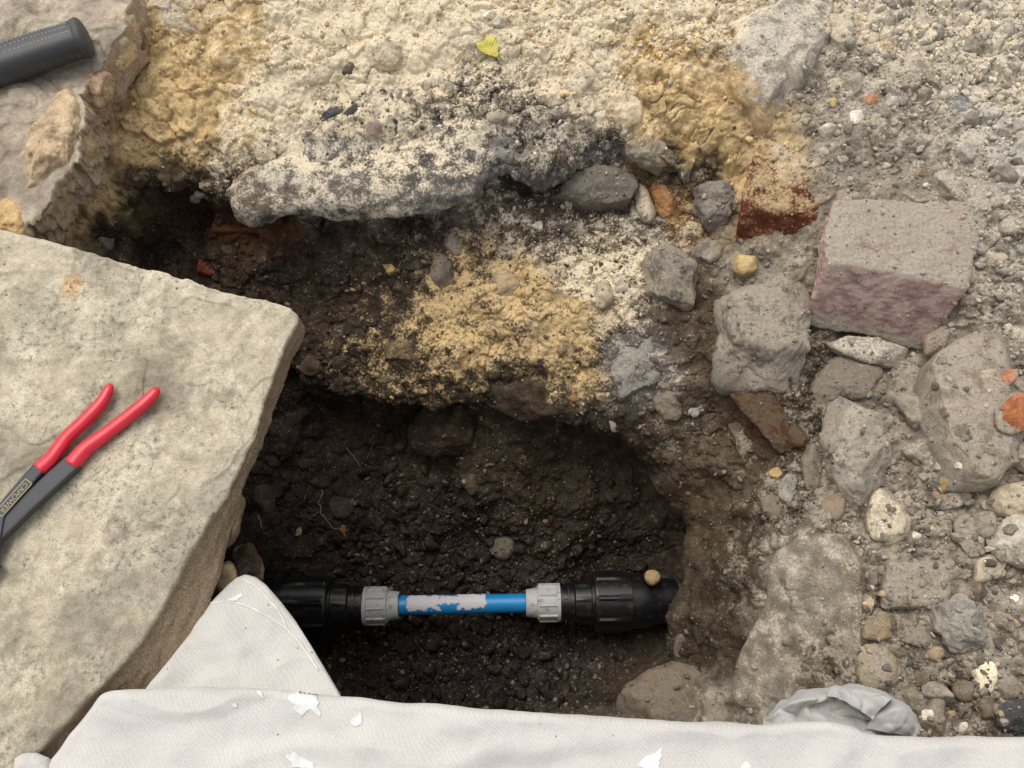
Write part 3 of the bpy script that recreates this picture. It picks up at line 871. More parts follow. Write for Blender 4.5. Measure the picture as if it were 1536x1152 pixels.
# stones of the bank and the hole, one by one
S = stone
S([(1075,425),(1105,415),(1150,390),(1195,393),(1216,430),(1214,500),(1206,560),(1190,602),(1130,612),(1098,590),(1074,560),(1062,490)], (.27,.25,.215),
  'large grey mortar boulder with pale chalky edge below the dark red brick', 0.55, 0.8, 0.5, 0.40, 12, 1.4, 0.45, lift=.012)
S((1142,502,37,33,10), 'grey', 'smooth rounded grey lump bedded in the large mortar boulder', 0.5, 0.5, 0.9, 0.5, 1, 0.6, 0.5, lift=.030)
S((1168,488,24,13,-18), 'lgrey', 'small flat grey chip on the face of the mortar boulder', 0.4, lift=.032, dust=.5)
S((1128,455,24,16,20), 'grey', 'dusty lump on the upper side of the mortar boulder', 0.45, lift=.03, dust=.6)
S([(985,358),(1020,370),(1045,400),(1052,440),(1032,470),(1010,476),(975,455),(950,420),(960,388)], (.21,.20,.185), 'dark grey angular rock jutting from the sandy shelf', 0.7, 0.8, 0.55, 0.3, 11, 1.6, 0.32, lift=.012)
S([(925,480),(960,470),(1000,500),(1012,540),(988,580),(960,606),(925,602),(903,560),(900,530)], (.27,.26,.245), 'broad smooth grey rock set in the hole side below the angular rock', 0.42, 0.7, 0.6, 0.25, 7, 1.2, 0.42)
S([(985,565),(1015,575),(1030,615),(1008,642),(980,610)], 'grey', 'grey lump beneath the broad smooth rock in the hole side', 0.5, up=.3, dust=.3)
S([(1110,-40),(1250,-40),(1248,60),(1238,130),(1232,165),(1190,178),(1145,190),(1122,160),(1096,130),(1089,100),(1100,50)], (.33,.315,.285),
  'big grey concrete lump with sparkling gritty top beside the yellow sand', 0.36, 0.5, 0.5, 0.8, 5, 1.0, 0.0, lift=.006, soil=True)
S([(1395,530),(1440,505),(1500,498),(1560,540),(1570,680),(1520,700),(1482,730),(1462,762),(1440,745),(1415,680),(1388,600)], (.30,.265,.215),
  'large flat brownish stone slab lying among the rubble', 0.30, 0.6, 0.42, 0.75, 6, 0.9, 0.30, mat='stone_banded', lift=.028)
S([(1240,608),(1265,588),(1310,618),(1340,648),(1347,690),(1332,722),(1312,742),(1300,780),(1272,760),(1248,710),(1233,650)], (.37,.35,.31),
  'tall pale grey limestone boulder standing at the edge of the rubble', 0.65, 0.8, 0.6, 0.45, 11, 1.3, 0.18, lift=.01)
S([(1310,735),(1345,728),(1368,770),(1360,805),(1335,822),(1305,808),(1297,770)], 'cream', 'pale cream rounded stone below the limestone boulder', 0.7, dust=.12, facets=3, lift=.006)
S([(1222,565),(1258,530),(1320,545),(1338,590),(1300,602),(1252,598),(1230,625),(1216,600)], 'grey', 'grey stone tucked under the large squared block', 0.5, dust=.5, rough=1.3)
S([(1333,582),(1365,578),(1390,600),(1396,640),(1384,652),(1358,620)], 'lgrey', 'thin pale wedge of stone against the flat brownish slab', 0.5, dust=.3, lift=.008)
S([(1333,545),(1370,533),(1392,560),(1386,590),(1350,588)], 'grey', 'flat grey stone wedged beneath the squared block corner', 0.45, dust=.45, lift=.008)
S([(1240,500),(1300,505),(1380,528),(1385,545),(1330,548),(1270,530),(1238,515)], 'white', 'white crumbling mortar strip along the foot of the squared block', 0.35, 0.6, dust=.25, z=-.095, rough=1.4, name='mortar_strip', cat='mortar')
S([(1385,500),(1410,485),(1428,492),(1420,520),(1398,540),(1385,530)], 'terra', 'dusty orange brown brick chip between squared block and flat slab', 0.5, dust=.5, lift=.006, name='brick_fragment', cat='brick')
S([(1480,748),(1500,730),(1545,722),(1565,758),(1530,773),(1490,774)], 'pale', 'rough pale stone at the tip of the flat brownish slab', 0.55, dust=.1, rough=1.5, lift=.01)
S([(1490,790),(1520,772),(1560,772),(1575,840),(1530,852),(1492,832),(1484,812)], (.46,.44,.38), 'large smooth pale cobble lying over a smaller oval stone', 0.65, dust=.08, facets=2, lift=.014, mat='smooth')
S((1484,850,33,19,-32), 'pale', 'oval tan stone partly under the large smooth cobble', 0.6, dust=.12, facets=2, lift=.006, mat='smooth')
S((1478,786,17,24,-15), 'grey', 'grey egg shaped pebble between two pale stones', 0.8, dust=.35, facets=1, mat='smooth', lift=.004)
S([(1432,768),(1458,765),(1482,800),(1478,830),(1455,838),(1440,810)], 'brown', 'flat brown stone flake leaning beside the grey egg pebble', 0.3, dust=.45)
S([(1408,770),(1428,768),(1432,800),(1422,818),(1408,795)], 'grey', 'pitted grey stone beside the flat brown flake', 0.6, dust=.3)
S([(1393,908),(1420,903),(1440,886),(1468,898),(1475,940),(1482,968),(1456,991),(1438,985),(1418,960),(1398,932)], (.31,.305,.29),
  'large grey flint with blue black streaks among the lower rubble', 0.75, dust=.1, facets=8, lift=.01, mat='stone_banded', rough=1.2)
S([(1370,895),(1392,880),(1412,890),(1412,908),(1392,918),(1372,912)], 'lgrey', 'rounded grey stone touching the large streaked flint', 0.6, dust=.35)
S([(1332,940),(1350,928),(1385,930),(1404,950),(1395,970),(1362,982),(1346,962)], 'grey', 'angular dusty stone between yellow stone and large flint', 0.55, dust=.5, facets=8)
S([(1286,930),(1310,918),(1345,920),(1348,950),(1330,962),(1290,958)], 'yellow', 'yellow stained stone above a bigger yellow stained stone', 0.6, dust=.42)
S([(1282,985),(1300,965),(1340,966),(1360,990),(1350,1025),(1320,1040),(1284,1028)], (.42,.35,.23), 'bigger yellow stained stone just behind the grey rag', 0.65, dust=.4, facets=7, lift=.006)
S((1405,981,13,12,0), 'tan', 'small round tan pebble below the large streaked flint', 0.9, dust=.25, facets=0, mat='smooth', rough=.5)
S([(1453,1012),(1470,1002),(1475,987),(1495,989),(1498,1015),(1490,1038),(1475,1042),(1465,1022)], (.72,.66,.52), 'bright cream jagged chip among dark stones', 0.3, dust=-.5, facets=3, lift=.008)
S((1509,1030,20,21,0), 'grey', 'round grey pitted stone beside the cream chip', 0.8, dust=.3, facets=1)
S((1446,1036,20,17,20), 'brown', 'dark brown oval stone left of the cream chip', 0.7, dust=.3, facets=2, mat='smooth')
S((1449,1008,17,12,0), 'brown', 'curled brown stone above the dark oval stone', 0.6, dust=.35)
S([(1366,1018),(1378,1003),(1400,1002),(1413,1015),(1400,1030),(1374,1030)], 'brown', 'brown wedge shaped stone right of the bigger yellow stone', 0.7, dust=.25, facets=9)
S([(1346,1035),(1380,1028),(1390,1045),(1378,1062),(1362,1072),(1348,1058)], (.26,.235,.18), 'crumbly pitted mortar lump behind the grey rag', 0.7, dust=.15, rough=2.2)
S([(1408,1040),(1418,1058),(1432,1102),(1373,1104),(1380,1070)], 'grey', 'pointed grey wedge stone beside the grey rag', 0.8, dust=.2, facets=8, lift=.006)
S([(1433,1085),(1450,1078),(1456,1092),(1445,1104),(1434,1100)], 'white', 'small whitish faceted stone by the cloth edge', 0.8, dust=.05, facets=8)
S((1479,1053,14,10,0), 'brown', 'small round brown pebble below the cream chip', 0.8, dust=.25, facets=1, mat='smooth')
S([(1488,1062),(1515,1045),(1560,1045),(1570,1105),(1500,1108),(1485,1090)], 'slate', 'dark slate grey lump with wrinkled surface by the cloth', 0.6, dust=.05, rough=1.8, lift=.008)
S((1448,1064,11,16,-15), 'grey', 'small crumbly grey lump between pebble and wedge stone', 0.8, dust=.3, rough=2)
S((1425,1072,9,11,0), 'tan', 'small tan pebble beside the pointed grey wedge', 0.8, dust=.15)
S([(1498,602),(1512,583),(1535,588),(1552,600),(1552,640),(1530,652),(1499,645)], 'orange', 'bright orange broken brick lump on the flat brownish slab', 0.7, dust=-.1, facets=7, lift=.03, name='brick_fragment', cat='brick')
S((1512,566,20,11,-30), 'orange', 'orange brick chip just above the bright orange lump', 0.5, dust=.2, lift=.02, name='brick_fragment', cat='brick')
S((1444,566,9,7,0), 'orange', 'tiny orange brick crumb beside a pale triangular stone', 0.6, dust=.2, lift=.02, name='brick_fragment', cat='brick')
S([(1462,562),(1485,545),(1502,560),(1495,568),(1468,570)], 'pale', 'pale triangular stone on the flat brownish slab', 0.5, dust=.2, lift=.022)
S([(1284,143),(1300,135),(1325,137),(1322,150),(1308,162),(1295,155)], 'terra', 'cracked terracotta piece on the dusty upper bank', 0.4, dust=.0, name='brick_fragment', cat='brick')
S([(1403,155),(1420,142),(1455,143),(1467,158),(1455,172),(1430,177),(1405,168)], (.21,.215,.22), 'blue grey flint lying in the pale gravel', 0.5, dust=.05, facets=6, mat='stone_banded')
S([(1430,205),(1455,190),(1478,195),(1492,215),(1478,232),(1450,230),(1430,222)], 'pale', 'pale rounded stone half buried in the pale gravel', 0.45, dust=.4, facets=2)
S([(1398,256),(1450,243),(1502,283),(1508,316),(1470,320),(1430,296),(1403,277)], (.36,.31,.25), 'flat buff stone with cracked lower edge on the right bank', 0.28, 0.5, 0.5, 0.9, 5, 1.0, 0.4, lift=.007)
S((1522,338,25,18,0), 'brown', 'smooth brownish cobble below the flat buff stone', 0.55, dust=.42, facets=1, mat='smooth')
S([(1382,183),(1400,180),(1408,195),(1402,218),(1392,215),(1392,198)], 'grey', 'bent grey stone like a small bone on the upper bank', 0.6, dust=.4)
S([(1477,380),(1495,368),(1516,385),(1505,394),(1488,392)], 'pale', 'pale faceted stone in the gravel right of the squared block', 0.6, dust=.2)
S([(1243,15),(1262,5),(1282,25),(1278,60),(1265,85),(1248,72),(1245,40)], 'pale', 'long pale lump along the side of the big concrete lump', 0.5, dust=.2, rough=1.3, lift=.008)
S([(1278,55),(1310,42),(1326,50),(1318,62),(1288,70)], 'pale', 'pale rough stone lying over a darker chip on the upper bank', 0.6, dust=.15, rough=1.4)
S([(1288,68),(1312,60),(1318,68),(1305,76),(1292,76)], 'dgrey', 'dark chip under the pale rough stone on the upper bank', 0.4, dust=.1)
S((1252,128,13,17,10), 'pale', 'pale pitted lump beside the big concrete lump', 0.6, dust=.1, rough=1.8)
S((1249,153,7,9,-20), (.60,.47,.22), 'small yellow pebble beside the big concrete lump', 0.6, dust=-.1)
S((1286,174,12,12,30), 'white', 'whitish broken pebble on the upper bank', 0.6, dust=.0, facets=7)
S((1314,178,13,9,-35), (.31,.31,.27), 'flat greenish grey pebble beside the whitish broken pebble', 0.5, dust=.05, facets=2, mat='smooth')
S((1235,228,10,8,0), 'pale', 'small pale pebble above the dark red brick', 0.6, dust=.2)
S([(1312,100),(1345,82),(1395,85),(1400,110),(1370,130),(1315,135)], (.40,.36,.29), 'buried tan stone showing a flat dusty face on the upper bank', 0.22, dust=.3, e=.5, up=.9)
S((1333,66,13,12,0), 'tan', 'tan crumbly pebble right of the pale rough stone', 0.7, dust=.15, rough=1.6)
S((1288,40,9,11,0), 'tan', 'tan pebble above the pale rough stone', 0.7, dust=.1)
S((1396,84,8,8,0), 'dgrey', 'dark grey round pebble in the pale gravel', 0.7, dust=.0, facets=1)
S((1377,258,9,6,-15), 'tan', 'small tan oval pebble left of the flat buff stone', 0.6, dust=.15)
S((1377,228,7,5,0), 'slate', 'tiny dark slate pebble on brown soil of the upper bank', 0.5, dust=-.2)

# the far lip of the hole
def lip_crust():
    """old concrete and mortar spanning the far lip: top, broken front face and underside"""
    B = [(335,262),(375,205),(430,165),(520,140),(620,130),(720,125),(800,140),(860,165),(905,172),(950,182),(1000,196),(1048,228)]
    Mi = [(338,276),(372,250),(420,232),(500,222),(600,212),(700,205),(780,212),(850,212),(900,196),(940,196),(985,212),(1040,244)]
    T = [(340,290),(362,306),(396,312),(440,296),(505,294),(570,286),(650,274),(700,268),(735,246),(775,250),(820,252),(860,238),(895,218),(930,212),(965,222),(1000,240),(1036,258)]
    U = [(345,298),(364,326),(396,336),(430,322),(470,322),(505,330),(565,326),(640,318),(690,309),(716,298),(732,266),(765,263),(805,270),(845,264),(872,250),(905,232),(935,228),(965,240),(1000,258),(1040,274)]
    zB = lambda p: hit_coarse(*p)[2]
    nu = 420
    rows = [smooth_path([at(*p, zB(p) - .012) for p in B], nu), smooth_path([at(*p, zB(p) + .006) for p in Mi], nu),
            smooth_path([at(*p, -.070) for p in T], nu), smooth_path([at(*p, -.100) for p in U], nu),
            smooth_path([at(*p, -.100) + np.array([0, .05, -.004]) for p in U], nu), smooth_path([at(*p, -.100) + np.array([0, .12, .03]) for p in U], nu)]
    nv = 96
    V = np.array([smooth_path([r[i] for r in rows], nv) for i in range(nu)]).transpose(1, 0, 2)
    Gu = np.gradient(V, axis=1); Gv = np.gradient(V, axis=0); N = np.cross(Gu, Gv); N /= np.linalg.norm(N, axis=2, keepdims=True) + 1e-12
    if N[20, nu // 2, 2] < 0: N = -N
    V = V.reshape(-1, 3); N = N.reshape(-1, 3)
    amp = 0.35 + 0.9 * sstep(-.10, .12, V[:, 0])                                  # smoother concrete on the left, crumbling mortar on the right
    st = fbm(V * 24, 860, 4, .55) * 6; fl = np.floor(st)
    d = fbm(V * 18, 850, 3) * .011 * (0.5 + amp) + (fl + sstep(0, .15, st - fl) - st) * .0055 * amp + (np.abs(perlin(V * 60, 851)) * 2 - .5) * .004 * amp
    d += (0.5 - worley(V * 85, 853)) * .0045 * amp + perlin(V * 200, 852) * .0009
    V = V + N * d[:, None]
    K = kinds(V)
    rowi = np.repeat(np.arange(nv), nu) / (nv - 1)
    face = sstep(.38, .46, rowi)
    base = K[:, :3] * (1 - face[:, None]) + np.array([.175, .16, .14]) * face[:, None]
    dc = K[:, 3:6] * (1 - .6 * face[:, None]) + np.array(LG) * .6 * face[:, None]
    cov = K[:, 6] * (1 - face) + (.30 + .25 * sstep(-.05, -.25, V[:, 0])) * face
    c0 = V.mean(0)
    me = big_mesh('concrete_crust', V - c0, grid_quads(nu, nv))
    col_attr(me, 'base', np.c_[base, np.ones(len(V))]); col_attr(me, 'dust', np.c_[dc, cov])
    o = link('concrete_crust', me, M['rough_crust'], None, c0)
    tag(o, 'broken crust of grey concrete and pale mortar overhanging the far side of the hole', 'concrete')
lip_crust()
S([(800,288),(850,262),(900,243),(946,246),(960,270),(946,300),(900,312),(868,306),(830,302)], (.26,.24,.21), 'layered brownish grey stone under the dark crust at the far lip', 0.55, 0.8, 0.5, 0.3, 9, 1.8, 0.35, mat='stone_banded', lift=.006)
S([(923,207),(950,197),(985,210),(1020,238),(1033,262),(1000,264),(960,245),(935,228)], (.40,.37,.31), 'pale crusted chunk loose at the far lip below yellow sand', 0.5, 0.7, 0.6, 0.4, 10, 2.2, 0.3, lift=.012)
S([(950,275),(966,272),(984,300),(985,330),(968,336),(955,315)], 'pale', 'pale finger of mortar hanging beside the layered stone', 0.7, dust=.15, rough=1.6, lift=.01, name='mortar_lump', cat='mortar')
S([(968,268),(992,265),(1012,300),(1030,335),(1010,342),(985,315)], 'rust', 'rusty orange brown clay streak beside the pale mortar finger', 0.5, dust=.0, rough=1.4, lift=.006, name='clay_lump', cat='clay')
S([(1040,270),(1080,262),(1105,290),(1095,330),(1062,345),(1045,310)], (.19,.18,.165), 'dark crumbly mortar rock left of the dark red brick', 0.7, dust=.2, rough=2.0, lift=.008)
S([(1035,380),(1060,352),(1085,360),(1080,392),(1055,402)], (.25,.23,.20), 'grey crumbly lump below the dark crumbly mortar rock', 0.7, dust=.25, rough=1.8, lift=.006)
S([(1092,372),(1145,388),(1140,402),(1115,415),(1098,405)], 'yellow', 'ochre clay lump directly beneath the dark red brick', 0.5, dust=.0, lift=.012, name='clay_lump', cat='clay')
S([(732,205),(758,190),(775,205),(772,245),(750,262),(733,240)], (.24,.235,.225), 'grey squared stone set into the concrete crust', 0.6, dust=.1, facets=6, e=.55, lift=.008)
S([(775,215),(820,205),(850,225),(835,255),(790,262)], (.27,.25,.22), 'rough grey lump of crust right of the grey squared stone', 0.6, dust=.2, rough=1.9, lift=.006, name='mortar_lump', cat='mortar')
S([(546,75),(565,48),(600,60),(602,80),(588,103),(560,98)], (.55,.49,.38), 'pale grey angular block in the cream dust above the crust', 0.55, dust=.0, facets=7, lift=.003)
S((535,38,12,20,8), 'cream', 'upright oval cream pebble beside the angular block', 0.6, dust=-.1, facets=1, mat='smooth')
S((588,15,11,13,0), 'cream', 'round cream pebble at the top of the cream dust', 0.6, dust=-.1, facets=2, mat='smooth')
S([(846,95),(870,85),(893,100),(888,140),(875,146),(860,125)], 'cream', 'pale plate of stone near the cream rounded boulder', 0.4, dust=.0, facets=5)
S([(898,140),(930,130),(965,155),(962,185),(930,192),(900,170)], (.62,.54,.40), 'cream rounded boulder cracked out of the yellow sand', 0.55, dust=.0, facets=2, rough=.9)
S([(1046,22),(1058,0),(1075,5),(1072,25),(1062,38)], 'pale', 'pale broken stone near the top of the yellow sand', 0.7, dust=.0, facets=6)
S((1012,20,10,21,32), 'cream', 'long cream stone lying in crumbs at the top of the sand', 0.7, dust=-.1, facets=3)
S((662,160,15,11,0), (.33,.31,.27), 'grey oval pebble in the speckled crust', 0.6, dust=.0, facets=2, mat='smooth')
S((744,172,17,11,-10), (.46,.42,.33), 'buff oval pebble in the speckled crust', 0.6, dust=.0, facets=2, mat='smooth')
S((655,196,13,9,0), (.30,.29,.26), 'small grey pebble low in the speckled crust', 0.6, dust=.0, facets=2, mat='smooth')
S((640,130,9,10,0), (.30,.26,.24), 'mauve grey pebble at the top of the speckled crust', 0.6, dust=.0)
S((560,190,13,14,0), (.28,.22,.21), 'purplish pebble on the left of the speckled crust', 0.5, dust=.0)
S((834,168,14,12,-40), (.30,.27,.25), 'mauve angular pebble on the right of the speckled crust', 0.6, dust=.0)
S((495,170,20,8,-18), 'slate', 'black slaty sliver pointing out of the cream dust', 0.4, dust=-.3)
S((532,165,24,8,-8), 'slate', 'longer black slaty sliver in the speckled crust', 0.4, dust=-.2)
S((526,105,14,14,0), 'dgrey', 'dark rough lump at the upper left of the crust', 0.5, dust=.1, rough=1.6)
S((300,292,13,8,-20), (.35,.33,.30), 'pale grey chip at the mouth of the dark hollow', 0.6, dust=.0, lift=.004)
S((292,298,9,8,0), 'white', 'white chip beside the pale grey chip at the dark hollow', 0.6, dust=-.2, lift=.004)
S((160,362,16,14,0), (.23,.22,.20), 'grey stone against the upper edge of the cream slab', 0.6, dust=.1)
S((340,372,13,9,0), 'dgrey', 'dark grey stone within the dark hollow', 0.6, dust=.0)

# inside the hole
S((663,405,20,28,-12), (.235,.21,.19), 'grey stone with mauve tint bedded in the dark slope', 0.6, dust=.1, lift=.004)
S((678,362,16,24,-15), (.27,.25,.225), 'grey stone just above the mauve tinted stone', 0.6, dust=.15)
S((758,425,27,20,10), (.34,.28,.20), 'rounded buff cobble half covered by yellow sand', 0.55, dust=.1, facets=2, mat='smooth')
S([(566,380),(574,376),(592,400),(602,418),(590,424),(576,402)], 'sand', 'sandy yellow stick shaped stone in the dark slope', 0.6, dust=-.1, rough=1.2, mat='smooth')
S((905,440,19,22,0), (.50,.44,.33), 'pale crusted stone at the right of the sandy shelf', 0.6, dust=.1, rough=1.6)
S((935,430,14,17,0), (.33,.31,.28), 'grey stone between pale crusted stone and angular rock', 0.6, dust=.1)
S((842,524,9,12,0), (.26,.18,.13), 'small pinkish brown pebble at the lower edge of yellow sand', 0.6, dust=.0)
S((860,596,8,9,-40), 'rust', 'small rusty chip in the dark earth face', 0.6, dust=.0)
S([(612,640),(650,600),(690,600),(724,622),(718,660),(692,686),(648,690),(615,672)], (.062, .047, .033), 'large rounded brown boulder hanging in the dark earth face', 0.6, 1.1, 0.85, 0.2, 5, 1.0, 0.05, lift=.022, nrm=(0, -.65, .75), dig=0)
S([(560,520),(600,505),(640,520),(640,545),(590,550)], (.14,.105,.065), 'sandy brown lump on the slope above the hanging boulder', 0.5, dust=.1, rough=1.4)
S([(735,575),(790,560),(830,580),(840,620),(790,635),(745,615)], (.065,.05,.036), 'broad dark earth covered cobble under the sandy shelf', 0.5, dust=.0, up=.2, rough=.9)
S([(690,712),(715,705),(726,725),(718,745),(695,742)], (.11,.09,.06), 'small sandy stone below the hanging boulder', 0.7, dust=.05)
S((467,548,20,16,0), 'dbrown', 'dark stone beside the corner of the cream slab', 0.6, dust=.02)
S((753,821,21,19,0), (.115,.105,.085), 'round grey cobble alone on the dark floor of the hole', 0.75, 0.8, 0.95, 0.6, 0, 0.5, -.1, mat='smooth', lift=.006)
S((512,762,21,20,0), 'dark', 'round black cobble in the shadowed earth under the slab side', 0.7, dust=.0, facets=1, mat='smooth')
S((516,795,8,10,0), 'rust', 'small tan snail like pebble at the end of a root', 0.7, dust=-.1)
S((818,782,9,5,-25), (.45,.28,.22), 'small pinkish chip on the dark earth', 0.4, dust=-.2)
S((978,866,12,13,0), (.40,.29,.17), 'small buff pebble resting on the black coupling end', 0.9, dust=.0, facets=0, mat='smooth', z=-.392, dig=0)
S((448,797,6,9,10), 'tan', 'tiny tan chip on the dark floor', 0.6, dust=-.1)
S([(918,1068),(935,1030),(970,1005),(1010,988),(1045,1000),(1070,1020),(1078,1062),(1060,1100),(930,1100)], (.24,.19,.135),
  'large rounded brown boulder at the near edge of the hole', 0.6, 0.9, 0.8, 0.6, 2, 0.8, 0.42, lift=.012)
S((970,1062,17,11,0), (.25,.22,.17), 'small stone resting against the large brown boulder', 0.6, dust=.4, lift=.03)
S((1018,968,11,20,12), (.17,.15,.125), 'grey stone stuck in the brown earth above the brown boulder', 0.5, dust=.1)
S((1041,617,10,10,0), (.50,.51,.50), 'small pale blue grey pebble in the right side of the hole', 0.6, dust=-.2)
S([(912,626),(922,624),(932,645),(926,651),(917,648)], (.38,.36,.32), 'small rectangular pale chip in the right side of the hole', 0.5, dust=.0)
S([(1085,620),(1102,622),(1148,672),(1158,700),(1122,706),(1100,680)], (.36,.33,.27), 'pale crumbling mortar patch above brown earth slope', 0.35, dust=.3, rough=1.8, up=.3, name='mortar_lump', cat='mortar')
S([(1140,740),(1155,730),(1178,760),(1180,785),(1158,782),(1143,768)], (.27,.235,.185), 'brown grey stone at the top of the brown earth slope', 0.6, dust=.3)
S([(1168,725),(1185,705),(1197,715),(1192,742),(1180,762),(1168,752)], (.30,.295,.27), 'curved flat grey slate flake beside the brown grey stone', 0.3, dust=.1, facets=2, mat='smooth', lift=.006)
S((1164,710,11,10,0), 'yellow', 'small yellowish pebble above the curved slate flake', 0.7, dust=.15)
S((1250,760,20,24,0), (.28,.22,.15), 'rounded tan brown cobble beneath the limestone boulder', 0.7, dust=.2, facets=1, mat='smooth', lift=.004)
S((1162,810,8,15,10), (.25,.245,.22), 'thin grey flake at the head of the flat concrete strip', 0.4, dust=.1)
S([(1283,850),(1300,845),(1320,858),(1318,880),(1295,882)], (.25,.20,.185), 'purplish faceted stone beside the half buried orange brick', 0.7, dust=.25, facets=8)
S((1362,752,9,10,0), 'tan', 'small tan pebble above the pale cream stone', 0.7, dust=.2)
S([(1394,735),(1410,733),(1425,745),(1420,757),(1400,748)], 'tan', 'long tan pebble below a small upright tan pebble', 0.6, dust=.25, facets=2)
S((1416,728,9,12,0), 'yellow', 'small upright tan pebble touching the flat slab tip', 0.7, dust=.15, facets=2)
S([(1376,756),(1385,750),(1395,759)], 'white', 'tiny white triangular chip right of the pale cream stone', 0.4, dust=-.3)
S((1390,772,15,14,0), 'grey', 'grey earth clod below the tiny white chip', 0.7, dust=.5, rough=1.5)
S([(1515,670),(1540,655),(1560,680),(1555,712),(1525,705)], 'pale', 'pale buff stone below the bright orange brick lump', 0.6, dust=.25, lift=.012)
S([(1478,880),(1505,872),(1525,890),(1515,910),(1480,905)], 'grey', 'flat dusty grey stone right of the large streaked flint', 0.45, dust=.5)
S((1522,898,8,7,0), 'white', 'small white chip on the flat dusty grey stone', 0.6, dust=-.2, lift=.006)
S([(1492,955),(1512,945),(1530,965),(1528,990),(1505,985)], 'brown', 'brown angular stone below the flat dusty grey stone', 0.6, dust=.3)
S([(1200,690),(1222,650),(1232,690),(1228,740),(1210,745)], (.22,.195,.16), 'earthy grey lump in the gap beside the limestone boulder', 0.6, dust=.35, rough=1.6)
S([(1372,650),(1400,640),(1412,690),(1400,705),(1375,690),(1350,680)], (.25,.22,.18), 'rounded earth clod between limestone boulder and flat slab', 0.6, dust=.5, rough=1.1, name='earth_clod', soil=True, cat='earth')

# flat worn strip of old concrete along the right of the hole
S([(1148,845),(1190,800),(1262,800),(1285,850),(1290,920),(1280,985),(1245,1060),(1085,1062),(1095,1010),(1128,930)], (.25,.215,.17),
  'long flat worn strip of gritty grey brown concrete beside the hole', 0.08, 0.5, 0.55, 0.08, 0, 0.9, 0.1, lift=.006, name='concrete_strip', soil=True, cat='concrete')

# ---------------------------------------------------------------- paving slabs
def slab(name, pts, ztop, thick, mat, label, seed, relief=0.004, step=0.0, jag=0.004, nth=620, rings=110, skirt=16, crust=0.0, side=0.0):
    """riven stone flag: outline in pixels at the level of its top"""
    W = np.array([at(a, b, ztop) for a, b in pts])
    c = W.mean(0)
    P2 = (W - c)[:, :2]
    th = np.linspace(0, 2 * math.pi, nth, endpoint=False)
    r = polar_radius(P2, th)
    for _ in range(3): r = 0.25 * np.roll(r, 1) + 0.5 * r + 0.25 * np.roll(r, -1)
    edge = np.stack([np.cos(th) * r, np.sin(th) * r, np.zeros(nth)], -1) + c
    r = r + fbm(edge * 30, seed, 4, 0.6) * jag
    rows = []
    fr = np.concatenate([np.linspace(0.02, 0.97, rings), [0.982, 0.99, 0.9955, 0.999]])
    for f in fr:
        drop_ = 0.0025 * sstep(0.985, 1.0, np.full(nth, f))
        rows.append(np.stack([np.cos(th) * r * f, np.sin(th) * r * f, -drop_], -1))
    for k in range(skirt + 1):
        t = k / skirt
        lay = np.stack([np.cos(th) * r, np.sin(th) * r, np.full(nth, t * thick)], -1) + c
        out = fbm(lay * np.array([22, 22, 110]), seed + 4, 4, 0.6) * 0.0035 * min(1, t * 4) + side * fbm(lay * 42, seed + 6, 4, .6) * min(1, t * 5) + crust * t * sstep(0.21, 0.06, edge[:, 1])
        rows.append(np.stack([np.cos(th) * (r + out), np.sin(th) * (r + out), np.full(nth, -0.0032 - t * (thick - 0.0032))], -1))
    V = np.concatenate(rows)
    ntop = nth * len(fr)
    G = V[:ntop] + c
    z = fbm(G * 9, seed + 8, 4, 0.55) * relief + fbm(G * 60, seed + 9, 3) * 0.0012
    if step:
        s = fbm(G * 5.5, seed + 21, 3)
        z += step * (sstep(0.02, 0.05, s) + sstep(0.20, 0.23, s) - sstep(-0.22, -0.19, s) * -1)
    V[:ntop, 2] += z
    F = grid_quads(nth, len(rows), True)[:, ::-1].tolist()
    V = np.concatenate([V, [[0, 0, V[:nth, 2].mean()], [0, 0, -thick]]])
    a = len(V) - 2; last = nth * (len(rows) - 1)
    for i in range(nth):
        j = (i + 1) % nth
        F.append([a, i, j]); F.append([a + 1, last + j, last + i])
    me = mesh_from(name, V, F)
    sv = np.zeros(len(V)); sv[ntop:-2] = 1.0; sv[ntop - nth:ntop] = 0.35; sv[-1] = 1.0
    col_attr(me, "side", np.c_[sv, sv, sv, np.ones(len(V))])
    o = link(name, me, mat, None, c)
    tag(o, label, 'paving slab')
    return o

SLAB_Z = 0.028
slab_a = slab('paving_slab', [(-320,300),(-100,326),(0,347),(60,358),(140,383),(240,410),(340,440),(415,456),(438,462),(449,474),(447,490),(432,520),(412,566),(396,605),(385,640),(366,690),(352,720),(330,762),
               (300,815),(262,885),(222,955),(182,1005),(150,1035),(90,1100),(0,1190),(-320,1400)], SLAB_Z, 0.033, M['slab'],
              'large cream sandstone paving slab with the pliers lying on it', 31, 0.0045, 0.0022, 0.0028, 760, 150, 18, 0.050)
slab_b = slab('paving_slab', [(-320,-160),(120,-160),(196,-60),(200,10),(188,52),(165,95),(132,118),(128,160),(132,195),(112,235),(92,275),(58,322),(40,338),(0,330),(-120,318),(-320,296)], 0.012, 0.06, M['slab_pink'],
              'pinkish sandstone paving slab with crusty broken edge under the hammer handle', 77, 0.010, 0.0025, 0.012, 700, 110, 22, 0.006, 0.010)

def surf_of(objs):
    vs, fs = [], []
    for o in objs:
        off = len(vs); l = Vector(o.location)
        vs += [tuple(v.co + l) for v in o.data.vertices]
        fs += [[i + off for i in p.vertices] for p in o.data.polygons]
    return BVHTree.FromPolygons(vs, fs)

SB = surf_of([slab_a, slab_b])
def hit_on(bvh, px, py, fallback=0.03):
    loc, nor, _, _ = bvh.ray_cast(Vector(CAM), Vector(ray(px, py)).normalized())
    return at(px, py, fallback) if loc is None else np.array(loc)

